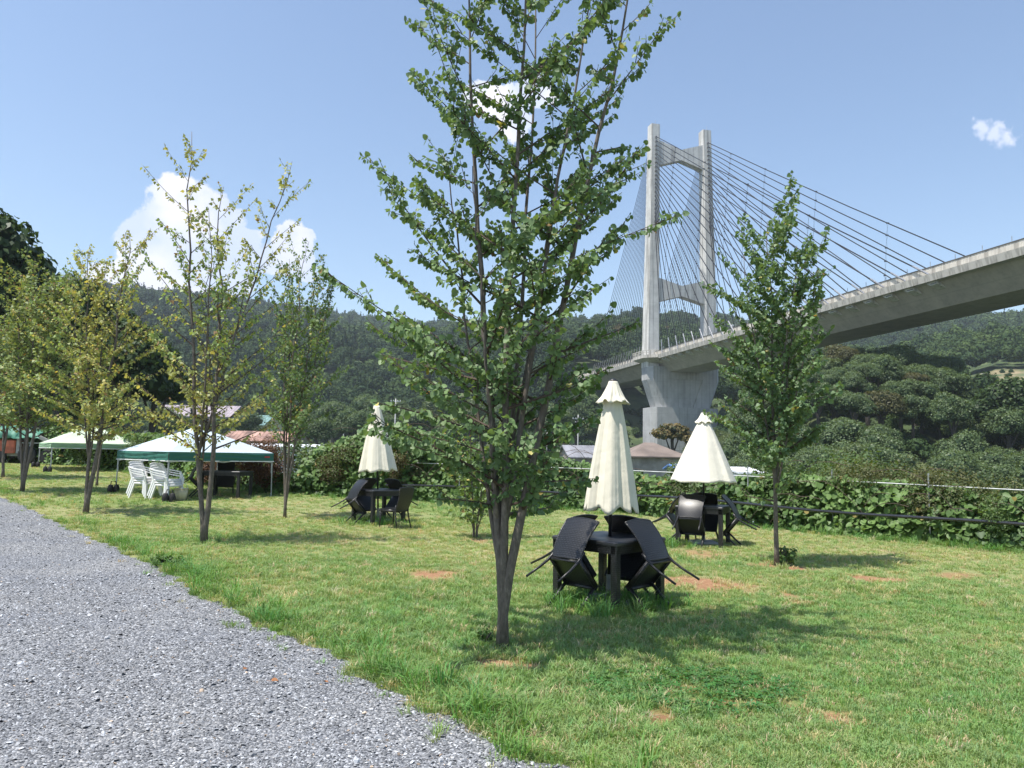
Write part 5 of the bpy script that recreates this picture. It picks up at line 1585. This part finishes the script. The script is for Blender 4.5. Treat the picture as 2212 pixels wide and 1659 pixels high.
def build_shrubs():
    def beyond(px, dist): # a point behind the hedge line seen at column px
        th = math.atan((px - 512) / FPX); rr = float(r_hedge(th)) + dist; return math.sin(th) * rr, math.cos(th) * rr
    red, red2 = (.075, .035, .020), (.16, .085, .045); br, br2 = (.055, .070, .026), (.155, .160, .060); gn, gn2 = (.050, .095, .030), (.15, .22, .07)
    G = 'small shrubs growing along the fence'
    L_ = [('reddish-brown shrub at the right corner of the blue tent', 268, .3, .75, 1.75, red, red2), ('reddish-brown low shrub under the blue tent eave beside the dark table', 228, .5, 1.0, 1.25, red, red2),
          ('brownish low shrub behind the slim parasol, in front of white walls', 345, .7, .8, 1.7, red, gn2), ('dark brown shrub between the slim parasol and the tall tree', 405, .6, .9, 1.3, red, br2),
          ('olive shrub right of the front parasol', 690, 1.1, .8, 1.4, br, gn2), ('tall grassy light green shrub behind the half-open parasol table', 722, 1.0, .8, .9, gn, (.22, .27, .09)),
          ('yellowish-green shrub right of the slender tree', 795, 1.1, .9, 1.5, br, gn2), ('brown-tinted fine-leaved shrub below the big utility pole', 868, 1.25, 1.05, 1.6, br, br2),
          ('brown-tinted fine-leaved shrub right of the utility pole', 925, 1.2, .95, 1.45, br, br2), ('green and brown shrub near the right edge behind the pipes', 985, 1.1, 1.0, 1.3, gn, br2),
          ('green shrub at the right edge, climbing over the rails', 1030, .5, .9, 1.1, gn, gn2), ('dense green shrub under the pale green tent at the far side', 95, -.2, 1.3, 1.6, gn, gn2),
          ('dark green shrub between the tents at the back of the lawn', 150, .1, 1.2, 1.5, (.03, .06, .018), gn2)]
    for i, (lab, px, d, rad, h, c1, c2) in enumerate(L_):
        x, y = beyond(px, d); fine_shrub('shrub', lab, x, y, rad, h, 200 + i, c1, c2, group=G, leaf=.040 if px > 600 else .05, n=8000)
    # bushes a little further down the bank, in front of the valley
    L2 = [('bright green leafy bush on the bank left of the utility pole', 842, 7, 2.0, 2.3), ('grey-green bush on the bank right of the slender tree', 800, 9, 2.2, 3.0), ('green bush on the bank by the front parasol', 640, 5, 1.6, 1.7),
          ('broad leafy bush on the bank left of the front parasol', 560, 5, 1.7, 1.9), ('leafy bush on the bank behind the slim parasol', 340, 5, 1.6, 2.1), ('bush with feathery leaves rising behind the hedge', 322, 8, 1.8, 2.8), ('rounded bush on the bank behind the tall tree', 450, 5, 1.8, 1.7), ('green bush on the bank right of the utility pole', 985, 6, 1.6, 1.5), ('green bush on the bank by the rusty roof', 245, 8, 1.4, 1.6)]
    for i, (lab, px, d, rad, h) in enumerate(L2):
        x, y = beyond(px, d); z = tz(x, y); zt = 1.58 + (0)
        fine_shrub('bush', lab, x, y, rad, h + (-z if z < -1.0 else 0) * .6, 240 + i, gn, (.11, .17, .05), n=6500, leaf=.11, z=z, group='bushes on the bank beyond the fence')
    # weeds at the foot of the slender tree
    c = ground(*Q(1700, 1222)); fine_shrub('weed', 'leafy green weed growing at the foot of the slender tree', c[0], c[1], .16, .32, 300, gn, (.12, .22, .05), n=260, leaf=.05, stems=5)
    c = ground(*Q(1052, 1395)); fine_shrub('weed', 'small leafy weed at the left foot of the tall tree', c[0] - .02, c[1] + .05, .08, .12, 301, gn, (.10, .19, .05), n=120, leaf=.03, stems=4)
    c = ground(*Q(345, 1222)); fine_shrub('weed', 'low leafy weed on the lawn edge beside the gravel', c[0] + .1, c[1], .28, .13, 302, gn, (.12, .22, .05), n=420, leaf=.045, stems=6)
    # single brown leaves lying on the gravel
    for i, (x, y, lab) in enumerate(((585, 1478, 'pale brown dead leaf on the gravel, larger than the others'), (527, 1452, 'small reddish dead leaf on the gravel beside pale chips'), (706, 1480, 'dark brown dead leaf on gravel near the grass edge'))):
        c = ground(*Q(x, y)); r = thing('dead_leaf', lab, 'leaf', (c[0], c[1], c[2] + .02), (R(12), R(-10), i * 1.3), 'dead leaves on the gravel')
        s = .05 if i == 0 else .032; m = MB(); m.add(HEART_V * s * [1, 1, 2.2], HEART_F); m.build('blade', M['dead_leaf'], r)
        m = MB(); m.tube([(0, 0, 0), (-s * .6, .1 * s, .2 * s)], .0012, 4); m.build('stalk', M['dead_leaf'], r)


build_vines(); build_shrubs()


# ---------------------------------------------------------------- trees with trunk and crown
CROWNS = {}


def crown_mesh(seed, n, leaf, lo, hi, lobes=16, flat=.85):
    C, t, Nn, W, L_, lc, lr = crown_arrays(seed, n, leaf, lobes, flat); g = np.random.default_rng(seed)
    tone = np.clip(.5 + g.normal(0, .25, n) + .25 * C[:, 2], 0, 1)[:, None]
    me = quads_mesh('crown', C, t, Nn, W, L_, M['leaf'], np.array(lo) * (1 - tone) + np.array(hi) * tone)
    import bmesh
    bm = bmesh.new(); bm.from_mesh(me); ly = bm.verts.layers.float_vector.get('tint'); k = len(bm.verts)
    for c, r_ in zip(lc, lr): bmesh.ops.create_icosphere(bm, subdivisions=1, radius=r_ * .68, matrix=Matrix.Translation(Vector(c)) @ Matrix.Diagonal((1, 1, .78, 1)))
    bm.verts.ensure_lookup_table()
    for v in bm.verts[k:]: v[ly] = Vector(lo)  # inner balls take the darkest tint, painting shade into the crown's gaps
    bm.to_mesh(me); bm.free()
    return me


def tree_at(name, label, x, y, z, rad, top, key, group=None, trunk_h=None, yaw=0.0, squash=None, trunk_mat='bark_dark'):
    """top: height of the crown's top above z"""
    r = thing(name, label, 'tree', (x, y, z), (0, 0, yaw), group)
    me = CROWNS[key]; sq = squash or 1.0
    half = rad * sq
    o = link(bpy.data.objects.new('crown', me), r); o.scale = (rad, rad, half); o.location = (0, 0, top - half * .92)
    th = top - half * .9
    mb = MB(); mb.tube([(0, 0, -.5), (.02 * th, 0, th * .5), (0, .02 * th, th)], [.035 * top, .025 * top, .012 * top], 7)
    for k in range(4):
        a = 1.57 * k + yaw; mb.tube([(0, 0, th * .62), (math.cos(a) * rad * .4, math.sin(a) * rad * .4, th + half * .15)], [.014 * top, .005 * top], 5)
    mb.build('trunk', M[trunk_mat], r)
    return r


def build_trees():
    g = np.random.default_rng(55)
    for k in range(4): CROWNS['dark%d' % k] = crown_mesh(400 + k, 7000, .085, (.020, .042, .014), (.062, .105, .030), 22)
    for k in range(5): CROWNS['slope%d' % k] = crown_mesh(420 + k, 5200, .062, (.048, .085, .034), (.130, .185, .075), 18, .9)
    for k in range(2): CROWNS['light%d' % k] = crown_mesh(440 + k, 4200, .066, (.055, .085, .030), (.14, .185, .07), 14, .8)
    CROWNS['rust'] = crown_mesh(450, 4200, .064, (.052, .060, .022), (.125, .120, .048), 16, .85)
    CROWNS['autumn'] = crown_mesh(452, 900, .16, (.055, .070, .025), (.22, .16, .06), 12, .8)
    # big dark trees behind the tents
    D = [('tall dark broadleaf tree rising at the left edge behind the small katsuras', -14, 40, 4.6, 186, 1.35), ('dark broadleaf tree behind the olive katsura, second from the left edge', 66, 42, 3.9, 266, 1.15),
         ('dark leafy tree behind the golden-leaved katsura', 128, 42, 3.1, 312, 1.1), ('low dark tree right of the golden-leaved katsura', 158, 46, 2.3, 352, 1.1), ('dark tree low at the left edge behind the tarpaulin', 12, 44, 3.0, 322, 1.0), ('dark understorey tree behind the green tent', 95, 46, 2.8, 365, 1.0)]
    for i, (lab, px, Y, rad, ytop, sq) in enumerate(D):
        p = at(px, ytop, Y); zg = tz(p[0], Y)
        tree_at('broadleaf_tree', lab, p[0], Y, zg, rad, p[2] - zg, 'dark%d' % (i % 4), 'dark trees behind the tents', yaw=i * 1.1, squash=sq)
    # trees in the valley on the left and centre, one by one
    n = 0
    vl = [(170, 120, 405, 3.6), (250, 170, 409, 4.2), (300, 150, 402, 4.5), (318, 130, 414, 3.4), (335, 170, 396, 5.0), (352, 150, 405, 4.6), (368, 190, 392, 5.5), (384, 170, 408, 4.6), (402, 200, 396, 5.2), (420, 180, 405, 5.0), (438, 200, 392, 5.5), (452, 160, 415, 4.4),
          (470, 210, 395, 5.2), (486, 170, 412, 4.6), (505, 200, 398, 5.2), (522, 180, 405, 4.8), (540, 200, 395, 5.5), (556, 180, 404, 5.0), (575, 205, 400, 5.0), (598, 200, 412, 5.0), (616, 190, 420, 4.6), (700, 160, 436, 3.8), (712, 190, 424, 4.5), (730, 170, 430, 4.0)]
    names = {'light0': 'pale green', 'light1': 'pale green', 'slope': 'mid green', 'rust': 'brownish'}
    for i, (px, Y, yt, rad) in enumerate(vl):
        key = ['slope%d' % (i % 5), 'light%d' % (i % 2), 'slope%d' % ((i + 2) % 5)][int(g.integers(0, 3))]
        p = at(px, yt, Y); zg = tz(p[0], Y)
        lab = '%s tree in the valley %s' % ('pale green' if key[0] == 'l' else 'mid green', 'between the blue tent and the tall katsura' if px < 480 else ('behind the tall katsura' if px < 570 else 'before the bridge pier'))
        tree_at('valley_tree', lab, p[0], Y, zg, rad, max(p[2] - zg, 4), key, 'trees in the valley below the hills, ' + lab[:4], yaw=i * .7)
    # orange tinted tree right in front of the pier
    p = at(*Q(1452, 903), 125); zg = tz(p[0], 125)
    tree_at('autumn_tree', 'small orange-tinged tree standing in front of the concrete pier', p[0], 125, zg, 3.6, p[2] - zg, 'autumn', squash=.8)
    p = at(*Q(1500, 930), 120); zg = tz(p[0], 120); tree_at('autumn_tree', 'low dark orange-tinged tree right of the brown hipped roof', p[0], 120, zg, 2.4, p[2] - zg, 'autumn', squash=.8, yaw=2)
    # wooded slope on the right, tree by tree
    placed = []
    tries = 0
    while len(placed) < 170 and tries < 12000:
        tries += 1
        r_ = math.sqrt(g.uniform(97 ** 2, 172 ** 2)); px = g.uniform(742, 1075); th = math.atan((px - 512) / FPX); x, y = math.sin(th) * r_, math.cos(th) * r_
        if px > 962 and r_ > 138: continue
        if 885 < px < 950 and r_ < 122: continue
        if any((x - a) ** 2 + (y - b) ** 2 < (3.5 + r_ * .004) ** 2 for a, b in placed): continue
        if abs((x - 51.2) * .974 + (y - 235) * .2267) < 13 and r_ > 208: continue
        placed.append((x, y)); zg = tz(x, y); u = g.random()
        key = 'rust' if u < .07 else ('light%d' % g.integers(0, 2) if u < .16 else 'slope%d' % g.integers(0, 5))
        rad = g.uniform(2.7, 4.6); top = g.uniform(8.0, 11.5) if r_ > 115 else g.uniform(6, 8.0)
        kind = {'r': 'brownish', 'l': 'light green', 's': 'dark green'}[key[0]]
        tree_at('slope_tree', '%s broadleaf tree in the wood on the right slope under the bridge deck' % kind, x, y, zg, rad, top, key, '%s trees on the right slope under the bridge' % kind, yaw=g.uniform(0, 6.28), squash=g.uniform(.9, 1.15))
    p = at(1006, 438, 105); tree_at('slope_tree', 'large dark tree at the right edge below the clearing', p[0], 105, tz(p[0], 105), 6.0, 14.5, 'dark1', squash=1.0)


build_trees()


# ---------------------------------------------------------------- houses, poles, far mast
def house(name, label, px, Y, wpx, y_eave, y_ridge, depth, kind, wall, roof, yaw=0.0, zbase=None, windows=(), overhang=.5, group=None, base_to=None):
    c = at(px, y_eave, Y); w = wpx * Y / FPX; ze = c[2]; zr = at(px, y_ridge, Y)[2]
    zg = tz(c[0], Y) - 1.0 if zbase is None else zbase
    r = thing(name, label, 'house', (c[0], Y + depth / 2, zg), (0, 0, yaw), group)
    H = ze - zg; Hr = zr - zg; hw, hd = w / 2, depth / 2
    m = MB(); m.box(-hw, hw, -hd, hd, 0, H)
    if kind == 'gable': m.add([(-hw, -hd, H), (-hw, hd, H), (-hw, 0, Hr - .08), (hw, -hd, H), (hw, hd, H), (hw, 0, Hr - .08)], [(0, 1, 2), (3, 5, 4)])
    if kind == 'gable_front': m.add([(-hw, -hd, H), (hw, -hd, H), (0, -hd, Hr - .08), (-hw, hd, H), (hw, hd, H), (0, hd, Hr - .08)], [(0, 1, 2), (3, 5, 4)])
    m.build('wall', wall, r)
    o = overhang; t = .16; rf = MB()
    if kind == 'gable':
        for s in (-1, 1):
            e = H - (Hr - H) / hd * o
            rf.hexa([(-hw - o, s * (hd + o), e), (hw + o, s * (hd + o), e), (hw + o, 0, Hr), (-hw - o, 0, Hr), (-hw - o, s * (hd + o), e + t), (hw + o, s * (hd + o), e + t), (hw + o, 0, Hr + t), (-hw - o, 0, Hr + t)])
    elif kind == 'gable_front':
        for s in (-1, 1):
            e = H - (Hr - H) / hw * o
            rf.hexa([(s * (hw + o), -hd - o, e), (s * (hw + o), hd + o, e), (0, hd + o, Hr), (0, -hd - o, Hr), (s * (hw + o), -hd - o, e + t), (s * (hw + o), hd + o, e + t), (0, hd + o, Hr + t), (0, -hd - o, Hr + t)])
    elif kind == 'hip':
        k = min(hw, hd) * .8; q = [(-hw - o, -hd - o, H), (hw + o, -hd - o, H), (hw + o, hd + o, H), (-hw - o, hd + o, H)]; rx = max(hw - k, .3)
        rf.add(q + [(x, y, z - t) for x, y, z in q] + [(-rx, 0, Hr), (rx, 0, Hr)], [(0, 1, 9, 8), (1, 2, 9), (2, 3, 8, 9), (3, 0, 8), (0, 4, 5, 1), (1, 5, 6, 2), (2, 6, 7, 3), (3, 7, 4, 0), (7, 6, 5, 4)])
    else:
        rf.hexa([(-hw - o, -hd - o, H), (hw + o, -hd - o, H), (hw + o, hd + o, Hr), (-hw - o, hd + o, Hr), (-hw - o, -hd - o, H + t), (hw + o, -hd - o, H + t), (hw + o, hd + o, Hr + t), (-hw - o, hd + o, Hr + t)])
    ro = rf.build('roof', roof, r)
    if kind in ('gable', 'shed') and roof.name.startswith('seam'):
        q = MB(); n = int(2 * (hw + o) / .9)
        for i in range(n + 1):
            x = -hw - o + i * 2 * (hw + o) / n
            if kind == 'gable': q.bar((x, -hd - o, H - (Hr - H) / hd * o + t + .02), (x, 0, Hr + t + .02), .06, .08)
            else: q.bar((x, -hd - o, H + t + .02), (x, hd + o, Hr + t + .02), .06, .08)
        qo = q.build('roof_seams', roof, ro); qo['kind'] = 'stuff'
    for fx, z0, ww, hh in windows:
        x = fx * hw; f = MB(); f.box(x - ww / 2 - .08, x + ww / 2 + .08, -hd - .06, -hd + .02, H - z0 - hh - .08, H - z0 + .08); fo = f.build('window', M['frame'], r)
        for s in (-1, 1):
            p = MB(); p.box(*sorted((x + s * .03, x + s * ww / 2)), -hd - .075, -hd - .062, H - z0 - hh, H - z0); p.build('pane', M['glass'], fo)
    return r


def pole_at(name, label, px, ytop, Y, arms=((.3, 1.6),), transformer=False, group=None, rad=.15):
    p = at(px, ytop, Y); zg = tz(p[0], Y) - .3; H = p[2] - zg
    r = thing(name, label, 'utility pole', (p[0], Y, zg), (0, 0, .2), group)
    MB().tube([(0, 0, 0), (0, 0, H)], [rad, rad * .62], 10).build('post', M['pole'], r, True)
    for dz, L_ in arms:
        a = MB(); a.box(-L_ / 2, L_ / 2, -.06, .06, H - dz - .06, H - dz + .06)
        ao = a.build('crossarm', M['steel'], r)
        for x in (-.46, -.2, .2, .46):
            i = MB(); i.tube([(x * L_, 0, H - dz + .06), (x * L_, 0, H - dz + .26)], [.06, .045], 8); i.build('insulator', M['white_plastic'], ao)
    if transformer:
        t = MB(); t.tube([(-.45, 0, H - 5.4), (-.45, 0, H - 4.5)], .30, 14); t.build('transformer', M['grey_paint'], r, True)
        b = MB(); b.box(-.8, .8, -.05, .05, H - 4.5, H - 4.4); b.bar((.2, 0, H - 1.2), (.75, 0, H - .35), .06, .06); b.box(-.3, .5, -.05, .05, H - 2.1, H - 2.0); b.build('bracket', M['steel'], r)
    return np.array([p[0], Y, p[2]])


def wire(label, a, b, sag, rad=.02, group='overhead wires'):
    a = np.array(a, float); b = np.array(b, float); pts = [a + (b - a) * f - [0, 0, 4 * sag * f * (1 - f)] for f in np.linspace(0, 1, 14)]
    o = MB().tube(pts, rad, 5).build('overhead_wire', M['wire'] if 'pale' not in label else M['steel']); tag(o, label, 'wire', group)


def build_village():
    grey = plain('blue_grey_cladding', (.27, .31, .36), .7, .08, 1.0); mauve = plain('seam_mauve_roof', (.34, .29, .31), .6, .15, .5)
    cream = plain('cream_cladding', (.62, .58, .44), .8, .05, 1.0); green = plain('seam_green_roof', (.16, .27, .25), .5, .15, .8)
    rust = plain('seam_rusty_roof', (.33, .20, .16), .8, .55, .35); white = plain('white_sheet', (.72, .73, .75), .6, .05); tan = plain('weathered_wall', (.33, .30, .27), .8, .2, 1)
    brown = plain('brown_roof', (.19, .15, .125), .8, .2, .4); tile = plain('seam_grey_tile_roof', (.24, .24, .26), .6, .2, .6); slate = plain('slate_roof', (.20, .20, .24), .6, .15, .5)
    house('factory_hall', 'long grey-blue hall with a mauve roof seen through the yellowing katsura', 187, 240, 84, 416, 404, 18, 'gable', grey, mauve, windows=[(.62, 3.2, 2.4, 1.2), (-.3, 3.2, 2.4, 1.2)])
    house('cream_house', 'cream house with a green metal roof behind the tents', 253, 205, 33, 424.5, 415, 9, 'gable', cream, green, R(-14), windows=[(-.55, .9, .6, .9), (.25, .9, 1.6, 1.3), (.72, 1.2, 1.1, .9)])
    house('rusty_shed', 'low shed with a rust-streaked metal roof below the cream house', 262, 150, 74, 440.5, 431.5, 7, 'gable', tan, rust, R(-5), windows=[(.8, .8, 1.4, .8)])
    house('white_building', 'long white building behind the hedge between the blue tent and the slim parasol', 300, 92, 118, 448, 445, 7, 'shed', white, white, R(3), windows=[(-.5, .9, 1.2, .7), (.1, .9, 1.2, .7)])
    house('brown_house', 'house with a brown hipped roof behind the slim parasol', 402, 150, 30, 444, 434.5, 8, 'gable_front', tan, brown, R(-24))
    house('grey_house', 'house with a grey tiled roof left of the front parasol', 583, 120, 34, 457, 446, 8, 'gable', tan, tile, R(10))
    house('brown_roofed_house', 'house with a broad brown hipped roof in front of the bridge pier', 655, 105, 50, 456.5, 442, 9, 'hip', tan, brown, R(6), overhang=.8)
    house('white_shed', 'low white-roofed shed right of the half-open parasol', 752, 70, 18, 474, 469.5, 5, 'shed', white, white)
    house('blue_roofed_shed', 'small white and blue shed on the bank behind the half-open parasol', 690, 75, 22, 470, 466, 5, 'gable', white, plain('blue_sheet', (.10, .20, .45), .6))
    house('slate_house', 'house with a grey roof on the terrace at the right edge', 1024, 300, 30, 383, 377.5, 9, 'gable', tan, slate, windows=[(-.5, .8, 1.8, 1.2)])
    house('brown_barn', 'small dark barn with a light roof on the slope at the right edge', 1022, 235, 16, 404, 399.5, 6, 'shed', plain('dark_timber', (.10, .075, .06), .9), tan)
    house('low_white_shed', 'low white shed on the slope at the right edge below the barn', 1024, 190, 16, 428, 425, 5, 'shed', white, plain('red_sheet', (.4, .12, .1), .7))
    a = pole_at('utility_pole', 'tall utility pole with crossarm and transformer rising over the shrubs on the right', *Q(1995, 921), 118, ((.45, 3.4), (3.0, 1.6)), True)
    b = pole_at('utility_pole', 'concrete utility pole right of the slim parasol', *Q(855, 861), 140, ((.5, 1.8), (1.6, 1.2)), group='distant utility poles')
    pole_at('utility_pole', 'thin utility pole in front of the wood, just left of the front parasol', *Q(1249, 896), 150, ((.8, 2.2), (1.5, 1.2)), group='distant utility poles')
    d = pole_at('utility_pole', 'thin utility pole between the tall katsura and the front parasol', *Q(1182, 920), 190, ((1.2, 2.4),), group='distant utility poles')
    pole_at('utility_pole', 'thin utility pole beside the brown hipped roof', 391, 431, 130, ((.4, 1.0),), group='distant utility poles')
    e = pole_at('utility_pole', 'small utility pole left of the light green katsura, far off', 344, 422, 210, ((.4, 1.4),), group='distant utility poles')
    for i, (px, yt) in enumerate(((937, 369.5), (967, 369), (983, 373), (1002, 373), (1016, 370))):
        pole_at('utility_pole', 'tiny far utility pole on the terrace field, %s' % ('left of all', 'second from left', 'middle one', 'fourth from left', 'nearest the edge')[i], px, yt, 285, ((.4, 1.6),), group='far terrace poles', rad=.13)
    wire('pale overhead wire sloping down right from the big utility pole', a + [0, 0, -3.8], at(1040, 492, 70), 1.2, .045)
    wire('thin wire just above the pale one, right of the big utility pole', a + [0, 0, -3.0], at(1040, 484, 78), 1.4, .028)
    wire('stay wire slanting steeply from the big pole to the shrubs', a + [0, 0, -1.1], at(945, 471, 105), 0, .035)
    for k in range(4):
        wire('dark wire bundle strand running left from the big utility pole to the bridge pier', a + [-.3, 0, -2.1 - .45 * k], at(600, 447.5 - 3.2 * k, 190), 2.4, .04, 'wire bundle below the bridge')
    for k in range(3): wire('wire strand strung across the valley in front of the hills', b + [0, 0, -.5 - .6 * k], e + [0, 0, -.4 - .5 * k], 1.5, .035, 'valley wires')
    # white H-shaped mast on the ridge
    p = at(170, 287, 985); zg = tz(p[0], 985) + 3
    r = thing('ridge_mast', 'white H-shaped mast standing on the wooded ridge at left', 'mast', (p[0], 985, zg)); H = p[2] - zg
    for x in (-3.4, 3.4): MB().tube([(x, 0, -8), (x, 0, H)], [.75, .55], 8).build('post', M['white_plastic'], r)
    m = MB(); m.box(-9, 7, -.3, .3, H - 3.4, H - 2.8); m.build('crossarm', M['white_plastic'], r)
    m = MB(); m.box(-3.4, 3.4, -.3, .3, H - 10, H - 9.4); m.build('brace', M['white_plastic'], r)


build_village()


# ---------------------------------------------------------------- the air
def build_haze():
    m = bpy.data.materials.new('haze_air'); m.use_nodes = True; N, L = m.node_tree.nodes, m.node_tree.links
    N.remove(N['Principled BSDF']); v = N.new('ShaderNodeVolumePrincipled')
    v.inputs['Color'].default_value = (.80, .88, 1.0, 1); v.inputs['Density'].default_value = HAZE; v.inputs['Anisotropy'].default_value = 0.2
    L.new(v.outputs[0], N['Material Output'].inputs['Volume'])
    b = MB(); b.box(-1800, 1800, -120, 1850, -14, 275); o = b.build('haze', m); tag(o, kind='stuff')


HAZE = 0.0002
build_haze()
